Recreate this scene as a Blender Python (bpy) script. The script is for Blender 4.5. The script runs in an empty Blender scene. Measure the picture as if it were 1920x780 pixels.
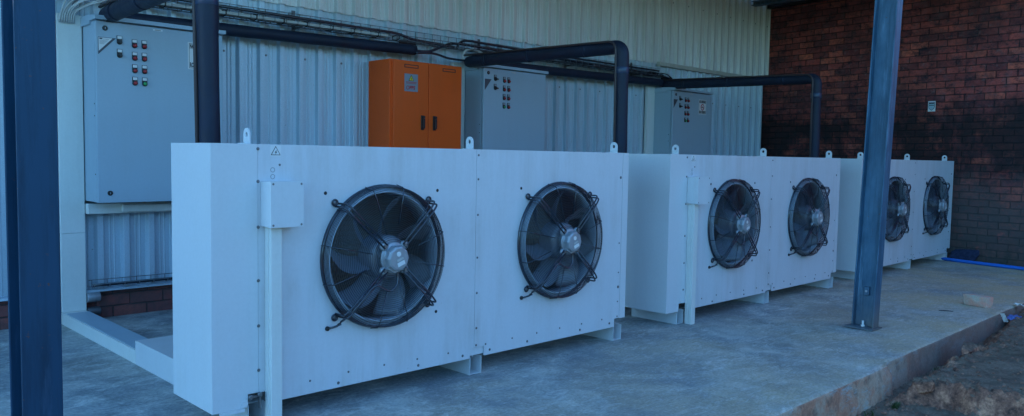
import bpy, bmesh, math, random
from mathutils import Vector, Matrix, noise
random.seed(7)
C = bpy.context.scene
COL = C.collection
PI = math.pi
YW = 2.86                      # front of the wall's brick plinth

# ------------------------------------------------------------------ mesh builder
class MB:
    def __init__(s): s.v = []; s.f = []; s.m = []; s.s = []; s.cur = 0
    def mat(s, i): s.cur = i; return s
    def add(s, vs, fs, smooth=False):
        b = len(s.v); s.v += [tuple(p) for p in vs]
        for f in fs: s.f.append([b + i for i in f]); s.m.append(s.cur); s.s.append(smooth)
        return s
    def box(s, x0, x1, y0, y1, z0, z1):
        vs = [(x, y, z) for z in (z0, z1) for y in (y0, y1) for x in (x0, x1)]
        return s.add(vs, [(0, 2, 3, 1), (4, 5, 7, 6), (0, 1, 5, 4), (2, 6, 7, 3), (0, 4, 6, 2), (1, 3, 7, 5)])
    def prism(s, poly, axis, a0, a1, smooth=False):
        n = len(poly)
        def P(p, a):
            if axis == 'x': return (a, p[0], p[1])
            if axis == 'y': return (p[0], a, p[1])
            return (p[0], p[1], a)
        vs = [P(p, a0) for p in poly] + [P(p, a1) for p in poly]
        fs = [(i, (i + 1) % n, n + (i + 1) % n, n + i) for i in range(n)]
        s.add(vs, fs, smooth)
        b = len(s.v) - 2 * n
        s.f.append([b + i for i in range(n)][::-1]); s.m.append(s.cur); s.s.append(False)
        s.f.append([b + n + i for i in range(n)]); s.m.append(s.cur); s.s.append(False)
        return s
    def lathe(s, prof, c, axis=(0, -1, 0), n=32, smooth=True, cap0=False, cap1=False):
        # prof: list of (r, h) with h along axis from c
        ax = Vector(axis).normalized(); t = Vector((0, 0, 1)) if abs(ax.z) < .9 else Vector((1, 0, 0))
        u = t.cross(ax).normalized(); w = ax.cross(u)
        c = Vector(c); vs = []
        for r, h in prof:
            for k in range(n):
                a = 2 * PI * k / n
                vs.append(c + ax * h + (u * math.cos(a) + w * math.sin(a)) * r)
        fs = []
        for i in range(len(prof) - 1):
            for k in range(n):
                fs.append((i * n + k, i * n + (k + 1) % n, (i + 1) * n + (k + 1) % n, (i + 1) * n + k))
        b = len(s.v); s.add(vs, fs, smooth)
        if cap0: s.f.append([b + k for k in range(n)][::-1]); s.m.append(s.cur); s.s.append(False)
        if cap1:
            q = b + (len(prof) - 1) * n
            s.f.append([q + k for k in range(n)]); s.m.append(s.cur); s.s.append(False)
        return s
    def cyl(s, p0, p1, r, n=12, smooth=True):
        p0 = Vector(p0); p1 = Vector(p1); d = p1 - p0
        return s.lathe([(r, 0), (r, d.length)], p0, d, n, smooth, True, True)
    def tube(s, pts, r, n=8, closed=False, rad=None):
        pts = [Vector(p) for p in pts]; m = len(pts); vs = []
        prev = None
        for i in range(m):
            if closed: d = pts[(i + 1) % m] - pts[i - 1]
            else: d = pts[min(i + 1, m - 1)] - pts[max(i - 1, 0)]
            d.normalize()
            if prev is None:
                t = Vector((0, 0, 1)) if abs(d.z) < .9 else Vector((1, 0, 0))
                u = t.cross(d).normalized()
            else:
                u = (prev - d * prev.dot(d)).normalized()
            prev = u; w = d.cross(u)
            rr = rad[i] if rad else r
            for k in range(n):
                a = 2 * PI * k / n
                vs.append(pts[i] + (u * math.cos(a) + w * math.sin(a)) * rr)
        fs = []
        for i in range(m if closed else m - 1):
            j = (i + 1) % m
            for k in range(n): fs.append((i * n + k, i * n + (k + 1) % n, j * n + (k + 1) % n, j * n + k))
        b = len(s.v); s.add(vs, fs, True)
        if not closed:
            s.f.append([b + k for k in range(n)][::-1]); s.m.append(s.cur); s.s.append(False)
            s.f.append([b + (m - 1) * n + k for k in range(n)]); s.m.append(s.cur); s.s.append(False)
        return s
    def build(s, name, mats, parent=None, org=(0, 0, 0), bevel=0, loc=None):
        me = bpy.data.meshes.new(name)
        ox, oy, oz = org
        me.from_pydata([(x - ox, y - oy, z - oz) for x, y, z in s.v], [], s.f)
        if not isinstance(mats, (list, tuple)): mats = [mats]
        for m in mats: me.materials.append(m)
        for p, mi, sm in zip(me.polygons, s.m, s.s): p.material_index = mi; p.use_smooth = sm
        me.update()
        o = bpy.data.objects.new(name, me); COL.objects.link(o)
        if parent: o.parent = parent
        if loc: o.location = loc
        elif not parent and org != (0, 0, 0): o.location = org
        if bevel:
            b = o.modifiers.new('bevel', 'BEVEL'); b.width = bevel; b.segments = 2
            b.limit_method = 'ANGLE'; b.angle_limit = math.radians(50); b.harden_normals = False
        return o

def tag(o, label=None, cat=None, group=None, kind=None):
    if label: o['label'] = label
    if cat: o['category'] = cat
    if group: o['group'] = group
    if kind: o['kind'] = kind
    return o
def empty(name, loc, label, cat, group=None):
    o = bpy.data.objects.new(name, None); COL.objects.link(o); o.location = loc
    o.empty_display_size = .2
    return tag(o, label, cat, group)
def copy_tree(o, parent=None):
    c = o.copy(); COL.objects.link(c)
    if parent: c.parent = parent
    for k in list(o.children): copy_tree(k, c)
    return c
def fillet(pts, r, n=6):
    pts = [Vector(p) for p in pts]; out = [pts[0]]
    for i in range(1, len(pts) - 1):
        a, b, c = pts[i - 1], pts[i], pts[i + 1]
        d0 = (a - b); d1 = (c - b); q = min(r, d0.length * .49, d1.length * .49)
        p0 = b + d0.normalized() * q; p1 = b + d1.normalized() * q
        for k in range(n + 1):
            t = k / n; out.append((1 - t) ** 2 * p0 + 2 * t * (1 - t) * b + t * t * p1)
    out.append(pts[-1]); return out
def spline(pts, n=8):
    pts = [Vector(p) for p in pts]; out = []
    for i in range(len(pts) - 1):
        p0 = pts[max(i - 1, 0)]; p1 = pts[i]; p2 = pts[i + 1]; p3 = pts[min(i + 2, len(pts) - 1)]
        for k in range(n):
            t = k / n
            out.append(.5 * ((2 * p1) + (-p0 + p2) * t + (2 * p0 - 5 * p1 + 4 * p2 - p3) * t * t + (-p0 + 3 * p1 - 3 * p2 + p3) * t ** 3))
    out.append(pts[-1]); return out
def text_into(mb, txt, size, cx, cz, y, wmax=None, bold=.0, ext=.0004):
    # lettering lying in an XZ plane facing -Y, centred on (cx, cz)
    cu = bpy.data.curves.new('lettering', 'FONT'); cu.body = txt; cu.size = size
    cu.align_x = 'CENTER'; cu.align_y = 'CENTER'; cu.offset = bold; cu.extrude = ext; cu.resolution_u = 2
    o = bpy.data.objects.new('lettering', cu); COL.objects.link(o)
    dg = bpy.context.evaluated_depsgraph_get(); dg.update()
    me = bpy.data.meshes.new_from_object(o.evaluated_get(dg))
    xs = [v.co.x for v in me.vertices]
    k = 1
    if wmax and xs and max(xs) - min(xs) > wmax: k = wmax / (max(xs) - min(xs))
    mb.add([(cx + v.co.x * k, y - v.co.z, cz + v.co.y) for v in me.vertices], [list(p.vertices) for p in me.polygons])
    bpy.data.objects.remove(o); bpy.data.curves.remove(cu); bpy.data.meshes.remove(me)

# ------------------------------------------------------------------ materials
class NT:
    def __init__(s, name):
        s.m = bpy.data.materials.new(name); s.m.use_nodes = True; s.t = s.m.node_tree
        s.b = s.t.nodes['Principled BSDF']; s.tc = s.t.nodes.new('ShaderNodeTexCoord')
    def n(s, ty, **k):
        x = s.t.nodes.new('ShaderNode' + ty)
        for a, b in k.items(): setattr(x, a, b)
        return x
    def l(s, a, b): s.t.links.new(a, b)
    def coord(s, scale=(1, 1, 1), src='Object'):
        m = s.n('Mapping'); m.inputs['Scale'].default_value = scale; s.l(s.tc.outputs[src], m.inputs[0]); return m.outputs[0]
    def noise(s, scale, detail=4, rough=.6, stretch=(1, 1, 1), dist=0, src='Object'):
        x = s.n('TexNoise'); x.inputs['Scale'].default_value = scale; x.inputs['Detail'].default_value = detail
        x.inputs['Roughness'].default_value = rough; x.inputs['Distortion'].default_value = dist
        s.l(s.coord(stretch, src), x.inputs['Vector']); return x.outputs['Fac']
    def ramp(s, fac, stops):
        r = s.n('ValToRGB'); e = r.color_ramp.elements
        while len(e) < len(stops): e.new(.5)
        for k, (p, c) in enumerate(stops):
            e[k].position = p; e[k].color = (*c, 1) if len(c) == 3 else c
        s.l(fac, r.inputs[0]); return r.outputs[0]
    def gray(s, fac, a, b, lo=0, hi=1):
        r = s.n('MapRange'); r.inputs[1].default_value = a; r.inputs[2].default_value = b
        r.inputs[3].default_value = lo; r.inputs[4].default_value = hi; s.l(fac, r.inputs[0]); return r.outputs[0]
    def mix(s, fac, a, b, mode='MIX'):
        x = s.n('Mix', data_type='RGBA', blend_type=mode)
        for inp, v in ((0, fac), (6, a), (7, b)):
            if isinstance(v, (int, float)): x.inputs[inp].default_value = v
            elif isinstance(v, tuple): x.inputs[inp].default_value = (*v, 1)
            else: s.l(v, x.inputs[inp])
        return x.outputs[2]
    def math(s, op, a, b=0):
        x = s.n('Math', operation=op)
        for i, v in enumerate((a, b)):
            if isinstance(v, (int, float)): x.inputs[i].default_value = v
            else: s.l(v, x.inputs[i])
        return x.outputs[0]
    def bump(s, h, dist=.01, strength=.5, prev=None):
        b = s.n('Bump'); b.inputs['Strength'].default_value = strength; b.inputs['Distance'].default_value = dist
        s.l(h, b.inputs['Height'])
        if prev: s.l(prev, b.inputs['Normal'])
        return b.outputs[0]
    def fin(s, col=None, rough=None, nrm=None, metal=None, spec=None):
        for k, v in (('Base Color', col), ('Roughness', rough), ('Metallic', metal), ('Specular IOR Level', spec)):
            if v is None: continue
            if isinstance(v, tuple): s.b.inputs[k].default_value = (*v, 1)
            elif isinstance(v, (int, float)): s.b.inputs[k].default_value = v
            else: s.l(v, s.b.inputs[k])
        if nrm: s.l(nrm, s.b.inputs['Normal'])
        return s.m
def paint(name, col, rough=.4, dirt=(.35, .3, .24), dirt_amt=.25, grain=0.0003, metal=0, spec=.5, wav=.0):
    t = NT(name)
    big = t.noise(2.2, 5, .65); streak = t.noise(1.0, 6, .7, (9, 9, .9)); fine = t.noise(60, 3, .6)
    f = t.math('MULTIPLY', t.gray(big, .38, .72), t.gray(streak, .4, .75))
    spot = t.gray(t.noise(38, 3, .5), .70, .78)
    c = t.mix(t.math('MULTIPLY', f, dirt_amt * 2.2), col, dirt)
    c = t.mix(t.math('MULTIPLY', spot, dirt_amt), c, dirt)
    v = t.gray(fine, .3, .7, .98, 1.02)
    c = t.mix(1.0, c, v, 'MULTIPLY')
    r = t.gray(big, .3, .7, rough - .06, rough + .1)
    h = t.bump(t.noise(420, 2, .5), grain, .12)
    if wav: h = t.bump(t.noise(1.7, 2, .4), wav, .6, h)
    return t.fin(c, r, h, metal, spec)
M = {}
M['unit'] = paint('unit_white', (.66, .675, .69), .38, (.36, .33, .28), .10, .0003, 0, .45, .012)
M['unitpanel'] = paint('unit_panel', (.66, .675, .70), .36, (.36, .31, .25), .24, .0003, 0, .45, .010)
M['pvc'] = paint('white_trunking', (.74, .74, .70), .4, (.3, .26, .2), .16)
M['cab'] = paint('cabinet_grey', (.37, .47, .54), .42, (.3, .28, .25), .08, .0006, 0, .45, .006)
M['orange'] = paint('orange_paint', (.88, .105, .008), .45, (.35, .08, .02), .12, .0006, 0, .35)
M['black'] = paint('black_plastic', (.012, .012, .014), .4, (.05, .045, .04), .1)
M['wire'] = paint('black_wire', (.016, .023, .040), .18, (.06, .065, .075), .2, .0001, .0, .9)
M['blade'] = paint('fan_blade', (.24, .275, .33), .3, (.14, .13, .12), .4, .0003, .2)
M['nozzle'] = paint('nozzle_paint', (.40, .48, .56), .4, (.15, .14, .13), .3)
M['alu'] = paint('cast_aluminium', (.36, .385, .42), .42, (.12, .12, .12), .4, .0008, .4)
M['galv'] = paint('galvanised_wire', (.12, .13, .145), .45, (.12, .11, .1), .3, .0002, .5)
M['screw'] = paint('screw_steel', (.20, .20, .21), .4, (.1, .07, .05), .3, .0002, .6)
M['white'] = paint('label_white', (.75, .75, .74), .5, (.4, .38, .35), .15)
M['plate'] = paint('plate_grey', (.26, .28, .31), .4, (.2, .2, .2), .15)
M['ink'] = paint('black_ink', (.012, .012, .015), .5, (.03, .03, .03), .1)
M['darktri'] = paint('dark_slate', (.06, .065, .085), .45, (.1, .1, .1), .1)
M['redlens'] = paint('red_lens', (.42, .012, .015), .25, (.2, .02, .02), .1)
M['greenlens'] = paint('green_lens', (.02, .30, .08), .25, (.02, .15, .05), .1)
M['redink'] = paint('red_ink', (.5, .02, .03), .5, (.3, .05, .05), .1)
M['yellow'] = paint('yellow_ink', (.80, .62, .03), .5, (.4, .3, .1), .1)
M['cablegrey'] = paint('grey_cable', (.52, .52, .50), .5, (.15, .13, .11), .35)
M['bluehose'] = paint('blue_pipe', (.02, .17, .66), .35, (.1, .12, .2), .2)
M['cream'] = paint('cream_trim', (.50, .49, .44), .5, (.25, .2, .15), .25)

def m_pipe():
    t = NT('pipe_wrap')
    w = t.noise(6, 4, .6); f = t.noise(90, 3, .6)
    c = t.ramp(w, [(.3, (.006, .011, .024)), (.7, (.012, .020, .045))])
    c = t.mix(t.gray(t.noise(14, 5, .7), .66, .76, 0, .35), c, (.06, .065, .08))
    h = t.bump(t.noise(9, 3, .5), .012, .5); h = t.bump(f, .001, .4, h)
    return t.fin(c, t.gray(w, .3, .7, .5, .7), h, 0, .4)
M['pipe'] = m_pipe()
def m_clad(name, col, metal, dirt=.45):
    t = NT(name)
    big = t.noise(.8, 5, .6, (1, 1, .35)); streak = t.noise(1.6, 6, .7, (12, 1, .5)); gr = t.noise(220, 2, .7, (1, 1, .6))
    c = t.mix(t.gray(streak, .45, .8, 0, dirt), col, (.30, .27, .22))
    c = t.mix(t.gray(big, .4, .75, 0, .3), c, (.33, .33, .31))
    c = t.mix(t.gray(t.noise(45, 3, .5), .72, .78, 0, .6), c, (.12, .09, .06))
    c = t.mix(1.0, c, t.gray(gr, .25, .75, .86, 1.1), 'MULTIPLY')
    h = t.bump(t.noise(3.0, 3, .5, (1, 1, .4)), .01, .35); h = t.bump(gr, .0005, .35, h)
    return t.fin(c, t.gray(big, .3, .7, .34, .48), h, metal, .5)
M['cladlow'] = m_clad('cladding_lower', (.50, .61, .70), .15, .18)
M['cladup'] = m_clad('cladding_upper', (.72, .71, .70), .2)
def m_steel(name, base, lite):
    t = NT(name)
    big = t.noise(2.0, 5, .65, (1, 1, .5)); st = t.noise(3, 6, .7, (10, 10, .8)); f = t.noise(150, 3, .6)
    c = t.mix(t.gray(big, .42, .68, 0, .75), base, lite)
    c = t.mix(t.gray(st, .45, .7, 0, .7), c, tuple(v * .45 for v in base))
    c = t.mix(t.gray(t.noise(2.2, 7, .75, (6, 6, .6)), .52, .66, 0, .55), c, tuple(v * 1.25 + .02 for v in lite))
    zz = t.n('SeparateXYZ'); t.l(t.tc.outputs['Object'], zz.inputs[0])
    c = t.mix(t.math('MULTIPLY', t.gray(zz.outputs[2], .35, .02, 0, .8), t.gray(big, .3, .6)), c, (.16, .13, .10))
    c = t.mix(t.gray(t.noise(55, 4, .6), .67, .72, 0, .8), c, (.13, .055, .03))
    h = t.bump(f, .0008, .4)
    return t.fin(c, t.gray(big, .3, .7, .42, .6), h, 0, .3)
M['steelblue'] = m_steel('blue_steel_paint', (.008, .050, .105), (.016, .065, .13))
M['steelworn'] = m_steel('worn_steel_paint', (.035, .105, .175), (.13, .25, .36))
def m_concrete():
    t = NT('concrete')
    big = t.noise(.55, 6, .6); mid = t.noise(3.5, 8, .7, dist=.6); fine = t.noise(60, 5, .7); grit = t.noise(320, 2, .6)
    c = t.ramp(mid, [(.34, (.15, .175, .19)), (.5, (.31, .34, .35)), (.66, (.50, .51, .48))])
    c = t.mix(t.gray(big, .42, .66, 0, .6), c, (.50, .44, .34))
    x = t.n('SeparateXYZ'); t.l(t.tc.outputs['Object'], x.inputs[0])
    dust = t.math('ADD', t.math('MULTIPLY', t.gray(x.outputs[1], .6, -1.3), .55), t.math('MULTIPLY', t.gray(x.outputs[0], 3.0, 8.0), .45))
    dust = t.math('MULTIPLY', dust, t.gray(t.noise(1.4, 6, .65), .25, .6))
    # dusty trowel scuffs and footprints
    sc = t.gray(t.noise(5, 9, .78, (1, 2.2, 1), 1.5), .50, .64, 0, .8)
    c = t.mix(sc, c, (.66, .66, .63))
    dk = t.gray(t.noise(1.3, 7, .7, (1, 1, 1), .8), .50, .64, 0, .8)
    c = t.mix(dk, c, (.20, .225, .25))
    c = t.mix(t.gray(dust, .1, .8, 0, .8), c, (.56, .40, .215))
    c = t.mix(t.gray(t.noise(24, 3, .5), .73, .77), c, (.05, .05, .05))
    fl = t.math('MULTIPLY', t.gray(t.noise(2.6, 4, .6), .50, .62), t.gray(t.noise(20, 9, .85, (1, 3.0, 1), 1.0), .56, .64))
    c = t.mix(fl, c, (.72, .70, .64))
    c = t.mix(t.gray(t.noise(31, 3, .5, (1, 1.3, 1)), .735, .775, 0, .7), c, (.5, .48, .44))
    c = t.mix(1.0, c, t.gray(fine, .25, .75, .68, 1.3), 'MULTIPLY')
    c = t.mix(t.gray(t.noise(9, 8, .85, (.7, 2.2, 1), 2.0), .545, .66, 0, .5), c, (.70, .72, .70))
    c = t.mix(t.gray(t.noise(7, 8, .85, (2.0, .6, 1), 2.0), .545, .67, 0, .5), c, (.17, .19, .21))
    h = t.bump(mid, .02, .35); h = t.bump(fine, .004, .5, h); h = t.bump(grit, .001, .5, h)
    return t.fin(c, t.gray(mid, .3, .7, .62, .85), h, 0, .35)
M['concrete'] = m_concrete()
def m_kerb():
    t = NT('kerb_face')
    a = t.noise(2.6, 6, .7); b = t.noise(11, 6, .7); f = t.noise(80, 4, .7)
    c = t.ramp(a, [(.38, (.30, .16, .11)), (.5, (.52, .25, .16)), (.6, (.52, .38, .28))])
    c = t.mix(t.gray(b, .50, .62, 0, .65), c, (.20, .13, .10))
    c = t.mix(t.gray(t.noise(3.3, 8, .8, (1, 1, 3)), .54, .60, 0, .8), c, (.42, .44, .42))
    x = t.n('SeparateXYZ'); t.l(t.tc.outputs['Object'], x.inputs[0])
    c = t.mix(t.gray(x.outputs[0], 3.3, 4.2, 0, .8), c, (.19, .15, .13))
    c = t.mix(1.0, c, t.gray(f, .25, .75, .8, 1.2), 'MULTIPLY')
    return t.fin(c, .85, t.bump(f, .004, .6, t.bump(b, .015, .5)), 0, .2)
M['kerb'] = m_kerb()
def m_soil():
    t = NT('soil')
    a = t.noise(1.6, 7, .7); b = t.noise(9, 8, .75); f = t.noise(70, 5, .75)
    c = t.ramp(b, [(.3, (.09, .065, .05)), (.5, (.21, .155, .115)), (.72, (.34, .26, .19))])
    c = t.mix(t.gray(a, .5, .7, 0, .45), c, (.075, .085, .05))
    p = t.n('SeparateXYZ'); t.l(t.tc.outputs['Object'], p.inputs[0])
    added_grass = t.ramp(t.noise(1.2, 6, .7), [(.35, (.05, .085, .03)), (.65, (.13, .16, .075))])
    g = t.n('NewGeometry'); x = t.n('SeparateXYZ'); t.l(g.outputs['True Normal'], x.inputs[0])
    steep = t.gray(x.outputs[2], .93, .62, 0, 1)
    red = t.ramp(t.noise(11, 7, .75), [(.36, (.09, .055, .045)), (.5, (.34, .15, .10)), (.64, (.70, .34, .21))])
    c = t.mix(steep, c, red)
    c = t.mix(t.gray(t.noise(26, 4, .6), .66, .72, 0, .8), c, (.24, .19, .15))
    c = t.mix(t.gray(t.math('ADD', p.outputs[1], t.noise(.7, 5, .6)), -3.2, -4.2), c, added_grass)   # unseen grass colour further out, added to make the bounced light less red
    c = t.mix(1.0, c, t.gray(f, .25, .75, .65, 1.3), 'MULTIPLY')
    return t.fin(c, .95, t.bump(f, .012, .8, t.bump(b, .03, .7)), 0, .15)
M['soil'] = m_soil()
def m_brick(name, mould=True):
    t = NT(name)
    x = t.n('SeparateXYZ'); t.l(t.tc.outputs['Object'], x.inputs[0])
    wob = t.noise(3, 3, .5)
    cx = t.n('CombineXYZ'); t.l(t.math('ADD', x.outputs[0], t.math('MULTIPLY', wob, .012)), cx.inputs[0])
    t.l(t.math('ADD', x.outputs[2], t.math('MULTIPLY', t.noise(1.7, 3, .5), .02)), cx.inputs[1])
    br = t.n('TexBrick'); t.l(cx.outputs[0], br.inputs['Vector'])
    br.inputs['Scale'].default_value = 1; br.inputs['Brick Width'].default_value = .234; br.inputs['Row Height'].default_value = .0862
    br.inputs['Mortar Size'].default_value = .0072; br.inputs['Mortar Smooth'].default_value = .7; br.inputs['Bias'].default_value = -.1
    br.offset = .5
    br.inputs['Color1'].default_value = (0, 0, 0, 1); br.inputs['Color2'].default_value = (1, 1, 1, 1); br.inputs['Mortar'].default_value = (.5, .5, .5, 1)
    c = t.ramp(br.outputs['Color'], [(0, (.26, .06, .06)), (.3, (.46, .09, .075)), (.6, (.60, .12, .09)), (.88, (.72, .16, .10)), (.96, (.85, .24, .12)), (1, (.56, .32, .24))])
    inner = t.noise(18, 6, .7)
    c = t.mix(t.gray(inner, .45, .7, 0, .75), c, (.07, .05, .055))
    c = t.mix(t.gray(t.noise(7, 5, .7), .5, .7, 0, .5), c, (.17, .14, .15))
    mort = t.ramp(t.noise(2.5, 4, .6), [(.4, (.025, .022, .026)), (.6, (.06, .052, .052)), (.74, (.24, .22, .21))])
    c = t.mix(t.math('MULTIPLY', br.outputs['Fac'], t.gray(t.noise(6, 5, .7), .3, .55, .35, 1)), c, mort)
    if not mould: c = t.mix(t.gray(t.noise(2.6, 6, .7), .3, .6, .45, .85), c, (.10, .075, .075))
    if mould:
        z = x.outputs[2]
        c = t.mix(t.gray(t.noise(.9, 7, .75, (1, 1, 1.4)), .42, .62, 0, .75), c, (.06, .036, .040))
        c = t.mix(t.gray(t.noise(4.5, 8, .85, (1, 1, 1.8)), .50, .60, 0, .85), c, (.028, .026, .034))
        c = t.mix(t.gray(t.noise(12, 6, .8), .56, .66, 0, .6), c, (.20, .15, .15))
        n1 = t.noise(1.1, 7, .72); n2 = t.noise(4.5, 6, .75)
        band = t.math('MULTIPLY', t.gray(z, 2.25, 1.65), t.gray(z, .75, 1.15))
        k = t.math('ADD', t.math('MULTIPLY', band, .42), t.math('ADD', t.math('MULTIPLY', n1, .9), t.math('MULTIPLY', n2, .35)))
        c = t.mix(t.gray(k, .80, 1.02, 0, .88), c, (.020, .020, .022))
        low = t.gray(t.math('ADD', z, t.math('MULTIPLY', t.noise(1.6, 6, .7), 1.1)), 1.75, 1.2, 0, .85)
        c = t.mix(t.math('MULTIPLY', low, t.gray(n2, .25, .45)), c, (.088, .085, .082))
        wet = t.math('MULTIPLY', t.gray(z, .5, .12, 0, .8), t.gray(n1, .35, .6))
        c = t.mix(wet, c, (.04, .042, .035))
        up = t.math('MULTIPLY', t.gray(z, 2.6, 3.3, 0, .6), t.gray(n1, .3, .6))  # darker brown towards the top of the wall
        c = t.mix(up, c, (.05, .028, .024))
        c = t.mix(t.gray(t.noise(16, 6, .8), .68, .74, 0, .7), c, (.26, .25, .24))
    h = t.math('SUBTRACT', t.math('MULTIPLY', t.noise(40, 5, .7), .25), br.outputs['Fac'])
    return t.fin(c, .88, t.bump(h, .009, .9, t.bump(inner, .01, .4)), 0, .2)
M['brick'] = m_brick('brick_wall_face')
M['plinthbrick'] = m_brick('brick_plinth_face', False)
def m_coil():
    t = NT('coil_fins')
    w = t.n('TexWave', wave_type='BANDS', bands_direction='X'); w.inputs['Scale'].default_value = 60
    w.inputs['Distortion'].default_value = .4; t.l(t.coord(), w.inputs['Vector'])
    w2 = t.n('TexWave', wave_type='BANDS', bands_direction='Z'); w2.inputs['Scale'].default_value = 12; t.l(t.coord(), w2.inputs['Vector'])
    c = t.mix(w.outputs['Fac'], (.12, .11, .10), (.40, .36, .31))
    c = t.mix(t.gray(w2.outputs['Fac'], .7, .95, 0, .5), c, (.30, .18, .12))
    t.l(t.gray(w.outputs['Fac'], .1, .5, .55, 1), t.b.inputs['Alpha'])     # daylight comes between the fins
    return t.fin(c, .5, t.bump(w.outputs['Fac'], .004, .6), .4, .5)
M['coil'] = m_coil()
def m_rock(name, a, b, nsc=22):
    t = NT(name)
    n1 = t.noise(nsc, 7, .7); f = t.noise(160, 4, .7)
    c = t.ramp(n1, [(.38, a), (.6, b)])
    c = t.mix(1.0, c, t.gray(f, .25, .75, .75, 1.25), 'MULTIPLY')
    return t.fin(c, .9, t.bump(f, .004, .7, t.bump(n1, .01, .6)), 0, .2)
M['rock'] = m_rock('pinkish_stone', (.50, .47, .38), (.74, .36, .27), 7)
M['rockdark'] = m_rock('dark_stone', (.13, .075, .055), (.36, .19, .13))
M['tape'] = paint('blue_tape', (.018, .04, .085), .3, (.05, .05, .06), .2)
M['tarp'] = m_rock('dark_tarp', (.015, .022, .05), (.03, .04, .08))
M['leaf'] = m_rock('weed_leaf', (.04, .075, .025), (.09, .10, .04))
M['dirtyfloor'] = M['concrete']

# ------------------------------------------------------------------ ground and slab
def edge_y(x):
    b = -1.437 if x < 3.54 else -1.403
    return b + .006 * noise.noise(Vector((x * 3, 1, 0))) + .003 * noise.noise(Vector((x * 17, 5, 0)))
def build_slab():
    mb = MB(); xs = []
    x = -14.0
    while x < 12: xs.append(x); x += .04 if 1.5 < x < 7.5 else .4
    xs = sorted(set([round(v, 3) for v in xs] + [3.535, 3.545, 12.0]))
    n = len(xs); prof = [(0.030, 0, 0), (0.012, -.0015, 0), (.003, -.007, 0), (0, -.018, 1), (0, -.07, 1), (-.004, -.12, 1), (-.012, -.20, 1), (-.012, -.45, 1)]
    vs = []
    for v in xs:
        e = edge_y(v)
        for k, (dy, dz, _) in enumerate(prof):
            j = .004 * noise.noise(Vector((v * 9, k * 3.1, 2))) if 0 < k < 7 else 0
            chip = 0
            c = noise.noise(Vector((v * 5.0, 9.3, 0)))
            if k in (1, 2, 3) and c > .15: chip = (c - .15) * .03
            if k in (0, 1, 2, 3, 4): chip += .006 * max(0, noise.noise(Vector((v * 23.0, 2.3, k * .3))))
            if k in (1, 2, 3) and 3.25 < v < 3.54: chip += .012
            vs.append((v, e + dy + j + chip, dz - chip * .7))
    m = len(prof)
    for i in range(n - 1):
        for k in range(m - 1):
            mb.mat(prof[k + 1][2]); a = i * m + k
            mb.f.append([a, a + 1, a + 1 + m, a + m]); mb.m.append(mb.cur); mb.s.append(True)
    mb.v = vs
    mb.mat(0)
    for i in range(n - 1):     # top of the slab, welded to the edge strip
        b = len(mb.v); a = i * m
        if i == 0: mb.v.append((xs[0], 3.2, 0)); b0 = len(mb.v) - 1
        mb.v.append((xs[i + 1], 3.2, 0)); b1 = len(mb.v) - 1
        mb.f.append([a, a + m, b1, b0]); mb.m.append(0); mb.s.append(False); b0 = b1
    o = mb.build('pavement', [M['concrete'], M['kerb']]); tag(o, kind='structure')
build_slab()

def poly_d(x, y):
    # signed depth inside the raised crust of soil (positive inside)
    front = 3.44 + .10 * noise.noise(Vector((y * 3.1, 0, 4))) + .05 * noise.noise(Vector((y * 11, 0, 9))) + max(0, -1.95 - y) * .75
    back = -1.56 + .05 * noise.noise(Vector((x * 2.3, 3, 0))) + .025 * noise.noise(Vector((x * 9, 3, 7)))
    return min(x - front, back - y + (max(0, x - 4.9) * .1))
def soil_h(x, y):
    n = .016 * noise.noise(Vector((x * 2.2, y * 2.2, 0))) + .010 * noise.noise(Vector((x * 7, y * 7, 1))) + .006 * noise.noise(Vector((x * 19, y * 19, 2)))
    low = -.185 - .03 * max(0, min(1, (3.4 - x) / 2)) + n + .012 * noise.noise(Vector((x * 30, y * 30, 5)))
    if x > 5.0: low += min(.10, (x - 5.0) * .06)
    d = poly_d(x, y)
    d += .045 * noise.noise(Vector((x * 10, y * 10, 3))) + .02 * noise.noise(Vector((x * 34, y * 34, 3)))
    hi = -.045 + n * .8 + .010 * abs(noise.noise(Vector((x * 9, y * 9, 16)))) + .007 * noise.noise(Vector((x * 24, y * 24, 6)))
    t = max(0, min(1, (d + .03) / .10)) + .10 * noise.noise(Vector((x * 28, y * 28, 12))) * (1 if -.03 < d < .07 else 0); t = max(0, min(1, t))
    z = low + (hi - low) * (t * t * (3 - 2 * t)) ** .7
    if -.06 < d < .16: z += (.022 * noise.noise(Vector((x * 16, y * 16, 8))) + .014 * noise.noise(Vector((x * 41, y * 41, 8)))) * (1 if x < 5 else .5)
    if y > -1.2: z = min(z, -.32)
    if y < -8: t = min(1, (-8 - y) / 4.0); z += 3.2 * t * t * (3 - 2 * t)  # unseen bank added behind the camera to cut skylight and bounce warm light
    return z
def build_ground():
    def ax(lo, a, b, hi, fine):
        v = []; x = a
        while x < b: v.append(x); x += fine
        v.append(b); s = fine; x = b
        while x < hi: s = min(s * 1.35, 12); x += s; v.append(min(x, hi))
        s = fine; x = a
        while x > lo: s = min(s * 1.35, 12); x -= s; v.insert(0, max(x, lo))
        return v
    xs = ax(-150, 2.2, 7.5, 160, .02); ys = ax(-200, -2.7, -1.3, 120, .018)
    vs = [(x, y, soil_h(x, y)) for y in ys for x in xs]; n = len(xs)
    fs = [(j * n + i, j * n + i + 1, (j + 1) * n + i + 1, (j + 1) * n + i) for j in range(len(ys) - 1) for i in range(n - 1)]
    o = MB().add(vs, fs, True).build('ground', M['soil']); tag(o, kind='structure')
build_ground()
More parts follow.
